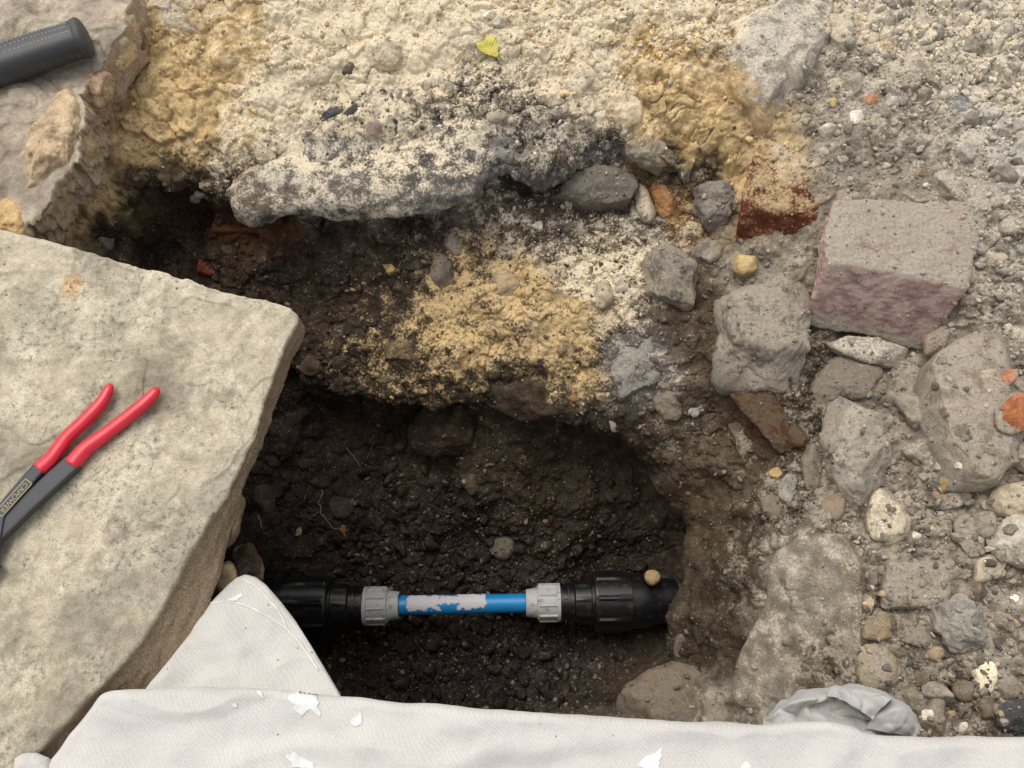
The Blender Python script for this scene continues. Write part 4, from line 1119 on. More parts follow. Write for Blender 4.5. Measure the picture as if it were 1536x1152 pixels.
# crusts of mortar and sand clinging along the broken edge of the pinkish slab
for k, (pts, colr, lab) in enumerate([
    ([(20,240),(70,190),(105,130),(135,150),(130,205),(100,270),(50,325),(25,300)], (.50,.40,.28), 'cream pink crust of broken stone along the edge of the pinkish slab'),
    ([(-20,310),(25,295),(48,330),(44,356),(-20,352)], (.50,.36,.19), 'yellow crusted lump between the two paving slabs'),
    ([(150,60),(165,25),(192,0),(205,30),(190,80),(160,110)], (.46,.38,.29), 'pale knobbly crust beside the hammer handle end'),
    ([(125,120),(150,100),(172,118),(150,150),(130,160)], (.38,.28,.20), 'brown knobbly lump under the hammer handle end')]):
    stone(pts, colr, lab, 0.5, 0.9, 0.7, 0.9, 4, 1.9, -0.1, z=0.002, name='crust_lump', cat='stone', dig=0.0)
stone([(349,706),(367,714),(362,760),(352,800),(336,832),(324,822),(330,770)], (.42,.31,.19), 'tan stone showing under the right edge of the cream slab', 0.6, 0.7, z=-.075, dust=-.1, rough=1.2)
stone([(318,850),(344,834),(357,866),(332,890),(316,875)], (.50,.40,.24), 'sandy yellow stone between cream slab and canvas corner', 0.6, 0.7, z=-.07, dust=-.1, rough=1.2)
stone([(346,815),(368,800),(392,845),(390,880),(352,880)], 'dbrown', 'dark brown stone below the tan stone under the slab', 0.5, 0.8, z=-.14, dust=-.1)
stone([(375,735),(400,722),(412,750),(400,778),(382,770)], 'dark', 'dark rounded stone in the earth under the slab edge', 0.6, z=-.24, dust=-.1)
stone((215,757,11,10,0), (.15,.145,.135), 'single dark grey spot of grit stuck on the cream slab', 0.12, 0.3, z=SLAB_Z + .0005, dust=-.3, dig=0, name='grit_spot', cat='grit')
stone((322,553,5,4,0), 'cream', 'single tiny cream chip lying on the cream slab', 0.6, 0.4, z=SLAB_Z + .002, dust=-.3, dig=0)

# ---------------------------------------------------------------- tubes and turned parts
def sweep(path, prof, nseg=20, caps=True, upv=(0, 0, 1)):
    """path: points; prof(i, t) -> (half width across, half height, squareness) ; closed skin"""
    path = np.array(path, float); n = len(path)
    T = np.gradient(path, axis=0); T /= np.linalg.norm(T, axis=1, keepdims=True)
    V = []
    for i in range(n):
        s = np.cross(T[i], upv); s /= np.linalg.norm(s); u = np.cross(s, T[i])
        hw, hh, sq = prof(i / (n - 1))
        for k in range(nseg):
            a = 2 * math.pi * k / nseg
            ca, sa = math.cos(a), math.sin(a)
            x = math.copysign(abs(ca) ** sq, ca) * hw; y = math.copysign(abs(sa) ** sq, sa) * hh
            V.append(path[i] + s * x + u * y)
    F = grid_quads(nseg, n, True).tolist()
    V += [path[0], path[-1]]
    b = len(V) - 2
    for k in range(nseg):
        j = (k + 1) % nseg
        F.append([b, j, k]); F.append([b + 1, (n - 1) * nseg + k, (n - 1) * nseg + j])
    return np.array(V), F

def add_part(name, V, F, mat, root, smooth=True):
    org = np.array(root.location) + (np.array(root.parent.location) if root.parent else 0)
    o = link(name, mesh_from(name, np.asarray(V) - org, F), mat, root, None, None, smooth)
    return o

def fix_normals(o):
    import bmesh
    bm = bmesh.new(); bm.from_mesh(o.data); bmesh.ops.recalc_face_normals(bm, faces=bm.faces); bm.to_mesh(o.data); bm.free()

# ---------------------------------------------------------------- pliers on the cream slab
def slabpt(px, py, h):
    p = hit_on(SB, px, py, SLAB_Z)
    return at(px, py, p[2] + h)

pl = empty('pliers', at(60, 700, SLAB_Z))
tag(pl, 'black steel pliers with two red dipped handles on the cream slab', 'pliers')
zb = max(hit_on(SB, x, y)[2] for x, y in ((165,580),(100,655),(60,700),(238,583),(170,640),(110,695),(30,770)))
def flat_path(pts, h, n): return smooth_path([at(x, y, zb + h) for x, y in pts], n)
def grip_prof(w0, w1, w2):
    def f(t):
        w = np.interp(t, [0, .03, .08, .3, .6, .93, 1], [w0 * .35, w0 * .75, w0 * .95, w1, w1, w2, w2 * 1.02])
        return w, w * 0.82, 0.85
    return f
K = 0.00074
g1 = add_part('grip', *sweep(flat_path([(167,576),(152,604),(124,634),(100,657),(78,687),(60,704)], .0076, 44), grip_prof(8.6*K, 10.2*K, 11.6*K), 24), M['red_grip'], pl)
g2 = add_part('grip', *sweep(flat_path([(238,582),(222,600),(196,622),(160,650),(128,674),(108,697)], .0076, 44), grip_prof(8.6*K, 10.2*K, 12.2*K), 24), M['red_grip'], pl)
def bar(w, h, sq=0.32):
    return lambda t: (w * np.interp(t, [0, .02, 1], [.96, 1, 1]), h, sq)
h1 = add_part('handle', *sweep(flat_path([(64,699),(40,726),(14,757),(0,776),(-8,812),(-30,850)], .0082, 40), bar(10.5*K, 0.0050), 20), M['black_steel'], pl)
h2 = add_part('handle', *sweep(flat_path([(113,692),(80,722),(45,754),(12,786),(-14,812),(-40,846)], .0062, 40), bar(14.5*K, 0.0048), 20), M['black_steel'], pl)
groove = add_part('groove_rib', *sweep(flat_path([(56,716),(44,729),(30,742),(16,757)], .0102, 14), bar(3.0*K, 0.0030), 12), M['black_steel'], pl)
jaw = add_part('jaw', *sweep(flat_path([(-20,835),(-45,866),(-70,905),(-84,950)], .0075, 20), lambda t: (np.interp(t, [0, .3, 1], [26*K, 24*K, 9*K]), .0062, .4), 16), M['black_steel'], pl)
piv = add_part('pivot_bolt', *sweep([at(-34,850,zb+.008), at(-34,850,zb+.0165)], lambda t: (.008, .008, 1.0), 20, upv=(1, 0, 0)), M['black_steel'], pl)
for o in (g1, g2, h1, h2, groove, jaw, piv): fix_normals(o)
# printed panel: a pale frame with lettering along the upper handle
pa, pb = at(43, 722, zb + .0135), at(-2, 771, zb + .0135)
dr = pb - pa; Ld = np.linalg.norm(dr); dr /= Ld; sdv = np.cross([0, 0, 1.0], dr)
def strip(c0, c1, w):
    s = np.cross([0, 0, 1.0], (c1 - c0) / np.linalg.norm(c1 - c0)) * w / 2
    return [c0 - s, c1 - s, c1 + s, c0 + s]
Vp, Fp = [], []
hw = 6.4 * K
cor = [pa + sdv * hw, pb + sdv * hw, pb - sdv * hw, pa - sdv * hw]
for i in range(4):
    q_ = strip(cor[i], cor[(i + 1) % 4], 0.0011); Fp.append([len(Vp) + k for k in range(4)]); Vp += q_
add_part('printed_frame', np.array(Vp), Fp, M['gold_print'], h1, False)
cu = bpy.data.curves.new('lettering', 'FONT'); cu.body = "CRPOWER"; cu.size = 11.5 * K; cu.extrude = 0.0
cu.align_x = 'CENTER'; cu.align_y = 'CENTER'
tmp = bpy.data.objects.new('lettering', cu); COL.objects.link(tmp)
bpy.context.view_layer.update()
lm = bpy.data.meshes.new_from_object(tmp.evaluated_get(bpy.context.evaluated_depsgraph_get()))
bpy.data.objects.remove(tmp)
tv = np.array([v.co for v in lm.vertices]); mid_ = (pa + pb) / 2 + np.array([0, 0, .0002])
sx = (Ld * 0.86) / (tv[:, 0].max() - tv[:, 0].min())
tw = mid_ + tv[:, :1] * sx * dr + tv[:, 1:2] * sdv
lm.vertices.foreach_set('co', (tw - np.array(pl.location)).astype(np.float32).ravel()); lm.update()
link('lettering', lm, M['gold_print'], h1, None, None, False)
for ch in h1.children: pass

# ---------------------------------------------------------------- hammer handle on the pinkish slab
hz = max(hit_on(SB, x, y, .02)[2] for x, y in ((0, 100), (60, 80), (110, 62)))
hm = empty('hammer_handle', at(40, 84, hz))
tag(hm, 'black rubber hammer handle with dotted grip lying on the pinkish slab', 'hammer')
KH = 0.00092
hp = smooth_path([at(-260,176,hz+.023), at(-120,138,hz+.023), at(0,98,hz+.023), (at(62,77,hz+.023)), at(104,63,hz+.023), at(126,56,hz+.023)], 90)
def hprof(t):
    w = np.interp(t, [0, .55, .78, .90, .955, .975, .992, 1.0], [28*KH, 28.5*KH, 27*KH, 27.5*KH, 29.5*KH, 30*KH, 28.5*KH, 22*KH])
    return w, w * 0.80, 0.80
gr = add_part('grip', *sweep(hp, hprof, 40), M['rubber'], hm)
cp0, cp1 = hp[-9], hp[-1]
cdir = (hp[-1] - hp[-5]); cdir /= np.linalg.norm(cdir)
cpath = np.concatenate([hp[-9:-1], [hp[-1] + cdir * s for s in (0, .002, .0038, .0050, .0056)]])
def cprof(t):
    w = np.interp(t, [0, .05, .5, .62, .72, .82, .92, 1], [27*KH, 28.6*KH, 30*KH, 30*KH, 28.6*KH, 25.5*KH, 20*KH, 10*KH])
    return w, w * .81, .82
cap = add_part('butt_cap', *sweep(cpath, cprof, 40), M['rubber_worn'], hm)
Vd, Fd = [], []
Th = np.gradient(hp, axis=0); Th /= np.linalg.norm(Th, axis=1, keepdims=True)
for i in range(26, 77):
    t = i / (len(hp) - 1)
    w, hh, sq = hprof(t)
    s = np.cross(Th[i], (0, 0, 1)); s /= np.linalg.norm(s); u = np.cross(s, Th[i])
    for k in range(4):
        if (i + k) % 2: continue
        a = math.radians(84 + k * 16)
        ca, sa = math.cos(a), math.sin(a)
        xx_ = math.copysign(abs(ca) ** sq, ca) * w; yy_ = abs(sa) ** sq * hh
        ctr = hp[i] + s * xx_ + u * yy_
        nn = s * xx_ / w ** 2 + u * yy_ / hh ** 2; nn /= np.linalg.norm(nn)
        e1 = Th[i]; e2 = np.cross(nn, e1); b0 = len(Vd)
        for m in range(6):
            Vd.append(ctr + (e1 * math.cos(m * 1.047) + e2 * math.sin(m * 1.047)) * 0.0015 - nn * .0004)
        Vd.append(ctr + nn * 0.0009)
        for m in range(6): Fd.append([b0 + m, b0 + (m + 1) % 6, b0 + 6])
studs = add_part('grip_studs', np.array(Vd), Fd, M['stud'], gr)
for o in (gr, cap, studs): fix_normals(o)

# ---------------------------------------------------------------- the water pipe and its couplings at the bottom of the hole
PZ = -0.440
A0 = at(598, 908, PZ); A1 = at(790, 904.5, PZ)
ax = (A1 - A0) / np.linalg.norm(A1 - A0)
side = np.cross(ax, [0, 0, 1.0]); side /= np.linalg.norm(side); upx = np.cross(side, ax)
pj = empty('water_pipe_joint', tuple((A0 + A1) / 2))
tag(pj, 'blue plastic water pipe joined by grey nuts to black couplings', 'pipe')
def xpos(px): return (px - 598.0) / (790 - 598) * np.linalg.norm(A1 - A0)
def turned(prof, nseg=48, ribs=0, rib_h=0.0, rib_w=0.25, x_rib=None):
    """prof: list of (x along the pipe, radius)"""
    V, nr = [], len(prof)
    for x, r in prof:
        for k in range(nseg):
            a = 2 * math.pi * k / nseg
            rr = r
            if ribs and x_rib[0] <= x <= x_rib[1]:
                ph = (a * ribs / (2 * math.pi)) % 1.0
                if ph < rib_w: rr = r + rib_h
            V.append(A0 + ax * x + (side * math.cos(a) + upx * math.sin(a)) * rr)
    F = grid_quads(nseg, nr, True).tolist()
    V += [A0 + ax * prof[0][0], A0 + ax * prof[-1][0]]
    b = len(V) - 2
    for k in range(nseg):
        j = (k + 1) % nseg
        F.append([b, j, k]); F.append([b + 1, (nr - 1) * nseg + k, (nr - 1) * nseg + j])
    return np.array(V), F
def flat_shade(o, deg=35):
    fix_normals(o)
    o.data.polygons.foreach_set('use_smooth', np.ones(len(o.data.polygons), dtype=bool))
    o.data.set_sharp_from_angle(angle=math.radians(deg))
mm = 0.001
PR = 15.2 * mm
pipe = add_part('pipe', *turned([(xpos(560), PR), (xpos(640), PR * 1.01), (xpos(690), PR), (xpos(740), PR * .985), (xpos(830), PR)], 40), M['blue_plastic'], pj); flat_shade(pipe)
def dense(prof, n=3):
    out = []
    for (x0, r0), (x1, r1) in zip(prof[:-1], prof[1:]):
        for k in range(n): out.append((x0 + (x1 - x0) * k / n, r0 + (r1 - r0) * k / n))
    return out + [prof[-1]]
def nut(x_out, sgn):
    """grey nut: tapered collar towards the bare pipe, ribbed skirt behind"""
    L = lambda px: x_out + sgn * px * (xpos(599) - xpos(598))
    pr = [(L(-.5), 17*mm), (L(0), 21.5*mm), (L(16), 23.8*mm), (L(17), 27.3*mm), (L(19), 28.2*mm), (L(22), 28.2*mm), (L(46), 28.2*mm), (L(46.5), 30.6*mm), (L(52), 30.6*mm), (L(52.5), 26*mm)]
    lo, hi = sorted((L(19.5), L(46.2)))
    o = add_part('nut', *turned(dense(pr), 96, 10, 2.1*mm, 0.16, (lo, hi)), M['grey_plastic'], pj); flat_shade(o)
    Vb, Fb = turned([(L(-0.6), 18*mm), (L(-0.4), 18.2*mm), (L(2.0), 18.2*mm), (L(2.2), 16*mm)], 40)
    s_ = link('seal_ring', mesh_from('seal_ring', Vb - np.array(pj.location), Fb), M['black_plastic'], o); flat_shade(s_)
nut(xpos(599), -1); nut(xpos(789), 1)
def coupling(x_start, sgn, closed):
    L = lambda px: x_start + sgn * px * (xpos(599) - xpos(598))
    neck = [(L(-3), 24*mm), (L(0), 27*mm), (L(2), 31*mm), (L(6), 31*mm), (L(6.5), 28.5*mm), (L(12), 28.5*mm), (L(12.5), 31.5*mm), (L(16), 31.5*mm), (L(16.5), 29.5*mm), (L(24), 29.5*mm)]
    o = add_part('coupling_neck', *turned(dense(neck, 2), 72), M['black_plastic'], pj); flat_shade(o)
    for a in (60, 100, 250):
        ang = math.radians(a); c = A0 + ax * L(9) + (side * math.cos(ang) + upx * math.sin(ang)) * 28.5*mm
        nn = side * math.cos(ang) + upx * math.sin(ang); tt = np.cross(nn, ax)
        Vb = np.array([c + ax * i * 3.4*mm + tt * j * 3*mm + nn * k for k in (-.001, .0026) for j in (-1, 1) for i in (-1, 1)])
        bo = link('stop_lug', mesh_from('stop_lug', Vb - np.array(pj.location), [[0, 1, 3, 2], [4, 6, 7, 5], [0, 4, 5, 1], [2, 3, 7, 6], [0, 2, 6, 4], [1, 5, 7, 3]]), M['black_plastic'], o, None, None, False)
        fix_normals(bo)
    body = [(L(22), 30*mm), (L(24), 33.5*mm), (L(47), 34.5*mm), (L(48), 37*mm), (L(53), 37*mm)]
    lo, hi = sorted((L(24.5), L(46)))
    o = add_part('coupling_body', *turned(dense(body), 96, 8, 1.6*mm, 0.14, (lo, hi)), M['black_plastic'], pj); flat_shade(o)
    big = [(L(51), 36*mm), (L(52), 45*mm), (L(54), 46*mm), (L(60), 46*mm), (L(106), 46*mm), (L(107), 44*mm), (L(128), 42*mm), (L(146), 37*mm), (L(176), 34*mm), (L(178), 28*mm)] if closed else \
          [(L(51), 36*mm), (L(52), 46*mm), (L(54), 47*mm), (L(60), 47*mm), (L(118), 47*mm), (L(119), 44*mm), (L(150), 42*mm), (L(190), 42*mm), (L(192), 36*mm)]
    lo, hi = sorted((L(55), L(104 if closed else 117)))
    o = add_part('clamp_nut', *turned(dense(big), 96, 8, 2.6*mm, 0.13, (lo, hi)), M['black_plastic'], pj); flat_shade(o)
coupling(xpos(548), -1, False); coupling(xpos(838), 1, True)
# what is left of a printed paper label
def flake(x0, x1, a0, a1, seed, name, thr=0.0):
    nu, nv = 150, 66
    V = []; keep = []
    xx = np.linspace(xpos(x0), xpos(x1), nu); aa = np.linspace(math.radians(a0), math.radians(a1), nv)
    for a in aa:
        for x in xx:
            V.append(A0 + ax * x + (side * math.cos(a) + upx * math.sin(a)) * (PR * 1.012 + .0006))
    V = np.array(V)
    U, Wv = np.meshgrid(np.linspace(-1, 1, nu), np.linspace(-1, 1, nv))
    fld = 1.0 - np.maximum(np.abs(U), np.abs(Wv)).ravel() + fbm(V * 120, seed, 3, 0.5) * 0.5 - thr
    Q = grid_quads(nu, nv); ok = fld[Q].mean(1) > 0.10
    Q = Q[ok]; used = np.unique(Q); rm = np.zeros(len(V), int); rm[used] = np.arange(len(used))
    o = link(name, mesh_from(name, V[used] - np.array(pj.location), rm[Q].tolist()), M['sticker'], pipe)
    fix_normals(o)
flake(611, 668, 46, 158, 3, 'label_scrap'); flake(655, 700, 80, 150, 9, 'label_scrap', 0.28); flake(686, 731, 50, 165, 5, 'label_scrap')

# ---------------------------------------------------------------- cloths
def pad(pts, zfun, roll, relief, seed, nth=520, rings=90, under=0.05, jag=0.002):
    """folded cloth: outline in pixels with a height for each, edge rolled under with the given radius"""
    W = np.array([at(a, b, zfun(a, b)) for a, b in pts])
    c = W.mean(0)
    A = np.c_[W[:, :2] - c[:2], np.ones(len(W))]
    co, *_ = np.linalg.lstsq(A, W[:, 2] - c[2], rcond=None)       # best plane through the outline
    th = np.linspace(0, 2 * math.pi, nth, endpoint=False)
    r = polar_radius((W - c)[:, :2], th)
    for _ in range(2): r = 0.25 * np.roll(r, 1) + 0.5 * r + 0.25 * np.roll(r, -1)
    ct, stn = np.cos(th), np.sin(th)
    r = r + fbm(np.stack([ct * r * 12, stn * r * 12, r * 0], -1), seed, 3) * jag
    rows = []
    for f in np.linspace(0.02, 1, rings): rows.append((((r - roll) * f), np.zeros(nth)))
    for a in np.linspace(0, math.pi, 11)[1:]: rows.append((r - roll + roll * math.sin(a), np.full(nth, -roll + roll * math.cos(a))))
    rows.append((np.maximum(r - under, 0.2 * r), np.full(nth, -2 * roll)))
    V = np.concatenate([np.stack([ct * rr, stn * rr, zz + (ct * rr * co[0] + stn * rr * co[1] + co[2])], -1) for rr, zz in rows])
    G = V + c
    V[:, 2] += relief(G)
    V = np.concatenate([V, [[0, 0, V[:nth, 2].mean()]]])
    F = grid_quads(nth, len(rows), True)[:, ::-1].tolist()
    for i in range(nth): F.append([len(V) - 1, i, (i + 1) % nth])
    return V, F, c

def relief_main(G):
    a = fbm(G * np.array([6, 9, 0]), 501, 3) * 0.014 + (1 - np.abs(perlin(G * np.array([9, 16, 0]) + 3, 505)) * 3).clip(0, 1) * 0.0035
    fold = np.exp(-((G[:, 1] + 0.075 - 0.03 * np.sin(G[:, 0] * 5)) / 0.012) ** 2) * 0.0035
    diag = np.exp(-((G[:, 0] * 0.55 + G[:, 1] + 0.14) / 0.014) ** 2) * 0.003
    return a + fold + diag + fbm(G * np.array([28, 34, 0]), 511, 3) * 0.0012

def edge_sheet(pts, z, roll, relief, back_y, x0, x1, ns=1000, nr=110):
    """cloth lying back from a rolled edge; the edge is given in pixels"""
    E = smooth_path([at(a, b, z) for a, b in pts], 4000)
    L = np.concatenate([[0], np.cumsum(np.linalg.norm(np.diff(E, axis=0), axis=1))])
    s = np.linspace(0, L[-1], ns)
    E = np.stack([np.interp(s, L, E[:, k]) for k in range(3)], -1)
    E[:, :2] += np.stack([fbm(E * 14, 5, 3), fbm(E * 14, 6, 3)], -1) * 0.0022
    Bk = np.stack([np.linspace(x0, x1, ns), np.full(ns, back_y), np.full(ns, z)], -1)
    D = E - Bk; Ln = np.linalg.norm(D, axis=1, keepdims=True); D = D / Ln
    up = np.array([0, 0, 1.0])
    rows = []
    for f in np.linspace(1, 0, nr) ** 2.2: rows.append(E - D * (roll + (Ln - roll) * f))
    for a in np.linspace(0, math.pi, 12)[1:]: rows.append(E - D * roll + D * roll * math.sin(a) + up * (-roll + roll * math.cos(a)))
    rows.append(E - D * 0.09 - up * 2 * roll)
    V = np.concatenate(rows)
    V[:, 2] += relief(V)
    c = np.array([0.1, -0.1, z])
    return V - c, grid_quads(ns, len(rows)).tolist(), c
front = [(-60,1300),(0,1222),(62,1150),(110,1088),(140,1050),(158,1038),(185,1033),(240,1031),(320,1031),(420,1034),(500,1044),(600,1053),(700,1061),(830,1070),(1000,1080),(1130,1086),(1190,1084),(1250,1083),(1285,1092),(1310,1101),(1400,1104),(1560,1106),(1750,1110)]
V, F, c = edge_sheet(front, 0.040, 0.0105, relief_main, -0.62, -0.35, 0.85)
sheet = empty('dust_sheet', tuple(c)); tag(sheet, 'off white canvas dust sheet with white paint splashes along the hole', 'dust sheet')
cloth = link('canvas', mesh_from('canvas', V, F), M['canvas'], sheet)
def relief_flap(G):
    return fbm(G * 10, 601, 3) * 0.014 + (1 - np.abs(perlin(G * np.array([14, 18, 4]), 607)) * 3).clip(0, 1) * 0.004 + fbm(G * 34, 611, 2) * 0.0016
flap_pts = [(340,876),(352,866),(367,861),(382,865),(398,877),(424,908),(452,948),(482,1000),(512,1048),(505,1090),(360,1100),(215,1090),(212,1040),(240,1005),(275,960),(305,920),(330,888)]
V, F, c2 = pad(flap_pts, lambda a, b: np.interp(b, [860, 1040, 1100], [-0.022, 0.020, 0.022]), 0.004, relief_flap, 8, 420, 70, 0.03, 0.0008)
flap = link('corner_flap', mesh_from('corner_flap', V + c2 - c, F), M['canvas'], sheet)
for o in (cloth, flap): fix_normals(o)
flap['label'] = 'hemmed corner of the canvas hanging into the hole'
def bvh_part(o, root):
    l = Vector(root.location)
    return BVHTree.FromPolygons([tuple(v.co + l) for v in o.data.vertices], [list(p.vertices) for p in o.data.polygons])
CB = bvh_part(cloth, sheet); FB = bvh_part(flap, sheet)

def splash(pts, bv, parent, seed):
    cx = sum(p[0] for p in pts) / len(pts); cy = sum(p[1] for p in pts) / len(pts)
    P2 = np.array(pts, float) - (cx, cy)
    nth = 90
    th = np.linspace(0, 2 * math.pi, nth, endpoint=False)
    r = polar_radius(P2, th)
    r = r * (1 + fbm(np.stack([np.cos(th) * 2.4, np.sin(th) * 2.4, np.full(nth, seed)], -1), seed, 3, 0.5) * 0.30)
    V, rows = [], (0.05, 0.3, 0.55, 0.75, 0.88, 0.96, 1.0)
    for f in rows:
        for k in range(nth):
            x, y = cx + math.cos(th[k]) * r[k] * f, cy + math.sin(th[k]) * r[k] * f
            loc, nor, _, _ = bv.ray_cast(Vector(CAM), Vector(ray(x, y)).normalized())
            p = np.array(loc) if loc is not None else at(x, y, 0.04)
            d = (CAM - p); d /= np.linalg.norm(d)
            V.append(p + d * (0.0011 if f < 0.97 else 0.0002))
    F = grid_quads(nth, len(rows), True).tolist() + [list(range(nth))[::-1]]
    o = link('paint_splash', mesh_from('paint_splash', np.array(V) - np.array(sheet.location), F), M['paint'], parent)
    fix_normals(o)
splash([(434,1042),(450,1037),(470,1040),(479,1052),(478,1075),(472,1060),(462,1066),(452,1075),(440,1062)], CB, cloth, 2)
splash([(524,1082),(538,1072),(541,1062),(543,1088),(530,1090)], CB, cloth, 3)
splash([(427,1131),(445,1130),(470,1144),(474,1153),(440,1150)], CB, cloth, 4)
splash([(955,1148),(968,1135),(985,1128),(993,1118),(991,1148),(975,1162)], CB, cloth, 5)
splash([(1110,1150),(1120,1140),(1130,1150),(1120,1156)], CB, cloth, 6)
splash([(385,1037),(392,1036),(396,1049),(391,1046)], CB, cloth, 7)
splash([(348,1056),(355,1055),(356,1061),(350,1062)], CB, cloth, 8)
splash([(340,900),(352,894),(363,888),(364,894),(355,901)], FB, flap, 9)
def thread_on(pts, bv, r=0.0010):
    P = []
    for x, y in smooth_path([(a, b, 0) for a, b in pts], 46)[:, :2]:
        loc, nor, _, _ = bv.ray_cast(Vector(CAM), Vector(ray(x, y)).normalized())
        p = np.array(loc) if loc is not None else at(x, y, -0.01)
        d = CAM - p; d /= np.linalg.norm(d); P.append(p + d * 0.0005)
    P = np.array(P)
    for _ in range(2): P[1:-1] = 0.25 * P[:-2] + 0.5 * P[1:-1] + 0.25 * P[2:]
    V, F = sweep(P, lambda t: (r, r, 1.0), 8)
    o = link('stitching', mesh_from('stitching', V - np.array(sheet.location), F), M['thread'], flap); fix_normals(o)
thread_on([(310,905),(335,903),(365,907),(395,921),(420,936),(436,950),(455,972),(478,1006)], FB)
thread_on([(362,868),(384,880),(404,900),(420,920),(431,946)], FB)

# crumpled corner of a second cloth, low at the left of the frame
V, F, c3 = pad([(18,1140),(30,1131),(48,1130),(66,1138),(72,1160),(60,1200),(10,1200)], lambda a, b: 0.048, 0.009, lambda G: fbm(G * 30, 71, 3) * 0.006, 15, 160, 24, 0.02)
o = link('dust_sheet', mesh_from('dust_sheet', V, F), M['canvas'], None, c3); fix_normals(o)
tag(o, 'small white bunched fold of cloth lying on the cream slab', 'dust sheet')

# grey rag
def loft(rows, nu, nv, wr, seed, amp):
    R_ = [smooth_path([at(*p) for p in row], nu) for row in rows]
    V = np.array([smooth_path([r[i] for r in R_], nv) for i in range(nu)])         # nu x nv
    V = V.transpose(1, 0, 2).reshape(-1, 3)
    V[:, 2] += fbm(V * wr, seed, 3) * amp
    w_ = fbm(V * 14, seed + 3, 2) * 2.2
    V[:, 2] += (np.abs(np.sin(V[:, 0] * 62 + V[:, 1] * 95 + w_ * 2.5)) - .5) * amp * 0.9 + (np.abs(np.sin(V[:, 0] * 150 - V[:, 1] * 60 + w_ * 4)) - .5) * amp * 0.35
    V[:, 1] += fbm(V * wr * .8, seed + 5, 3) * amp * .6
    return V, grid_quads(nu, nv)
lofts = [
 loft([[(1128,1106,-.03),(1200,1112,-.02),(1270,1116,-.02),(1330,1122,-.02),(1392,1124,-.03)],
       [(1140,1088,-.05),(1188,1068,-.040),(1240,1064,-.034),(1300,1086,-.034),(1375,1106,-.03)],
       [(1150,1074,-.060),(1190,1048,-.030),(1238,1043,-.030),(1296,1062,-.026),(1378,1098,-.035)],
       [(1160,1064,-.095),(1195,1040,-.080),(1240,1036,-.075),(1305,1052,-.070),(1380,1092,-.085)]], 120, 48, 26, 3, .011),
 loft([[(1240,1046,-.02),(1262,1052,-.012),(1290,1066,-.006),(1312,1080,-.006)],
       [(1246,1034,-.03),(1270,1038,-.014),(1300,1052,-.004),(1320,1066,-.004)],
       [(1262,1030,-.04),(1290,1034,-.022),(1318,1042,-.010),(1334,1050,-.008)],
       [(1270,1027,-.08),(1292,1030,-.075),(1322,1038,-.07),(1340,1048,-.065)]], 60, 30, 30, 13, .006),
 loft([[(1300,1092,-.02),(1325,1096,-.016),(1350,1102,-.02),(1372,1112,-.03)],
       [(1312,1072,-.018),(1332,1074,-.006),(1352,1084,-.008),(1372,1102,-.025)],
       [(1318,1056,-.034),(1340,1055,-.012),(1360,1070,-.014),(1378,1096,-.03)],
       [(1324,1050,-.08),(1344,1048,-.07),(1366,1062,-.07),(1384,1090,-.08)]], 60, 30, 32, 23, .006)]
Vr, Fr, off = [], [], 0
for v, f in lofts:
    Vr.append(v); Fr.append(f + off); off += len(v)
Vr = np.concatenate(Vr); Fr = np.concatenate(Fr); cr_ = Vr.mean(0)
rag = link('rag', big_mesh('rag', Vr - cr_, Fr), M['rag'], None, cr_); fix_normals(rag)
tag(rag, 'crumpled grey cotton rag tucked under the dust sheet edge', 'rag')
md = rag.modifiers.new('thick', 'SOLIDIFY'); md.thickness = 0.0014; md.offset = 0

# ---------------------------------------------------------------- leaf and roots
lp, ln = hit(731, 69)
Lo = [(748,85),(739,84),(727,82),(719,77),(714,68),(717,59),(724,53),(734,53),(743,59),(747,70)]
W = np.array([on_plane(a, b, lp + np.array([0, 0, .006]), np.array([0, -.1, .99])) for a, b in Lo])
c = W.mean(0); L = W - c
rows = []
nth = 60
th = np.linspace(0, 2 * math.pi, nth, endpoint=False)
a_, b_, n_ = basis((0, -.1, .99))
r = polar_radius(np.stack([L @ a_, L @ b_], -1), th)
r = r * (1 + 0.03 * np.sign(np.sin(th * 17)))
V = []
dirm = np.array([(748 - 724), -(85 - 56)], float); dirm /= np.linalg.norm(dirm)
for f in np.linspace(0.04, 1, 14):
    x, y = np.cos(th) * r * f, np.sin(th) * r * f
    across = np.abs(-dirm[1] * x + dirm[0] * y); along = dirm[0] * x + dirm[1] * y
    z = across * 0.22 - along ** 2 * 4 + 0.0006 * np.sin(along * 1300 + across * 700) * (across > .001)
    V.append(x[:, None] * a_ + y[:, None] * b_ + z[:, None] * n_)
V = np.concatenate(V)
leaf = empty('leaf', tuple(c)); tag(leaf, 'small fallen yellow green leaf on the cream dust', 'leaf')
bl = link('blade', mesh_from('blade', V, grid_quads(nth, 14, True).tolist() + [list(range(nth))[::-1]]), M['leaf'], leaf); fix_normals(bl)
mv = bl.modifiers.new('thick', 'SOLIDIFY'); mv.thickness = 0.0005
tip = lambda s: (dirm[0] * a_ + dirm[1] * b_) * s
Vs, Fs = sweep(smooth_path([tip(-.012) - n_ * .0012, tip(-.004) + n_ * .0003, tip(.008), tip(.020) - n_ * .003, tip(.027) - n_ * .004], 24), lambda t: (.0004 + .0003 * t,) * 2 + (1.0,), 8)
st_ = link('stalk', mesh_from('stalk', Vs, Fs), M['leaf'], leaf); fix_normals(st_)

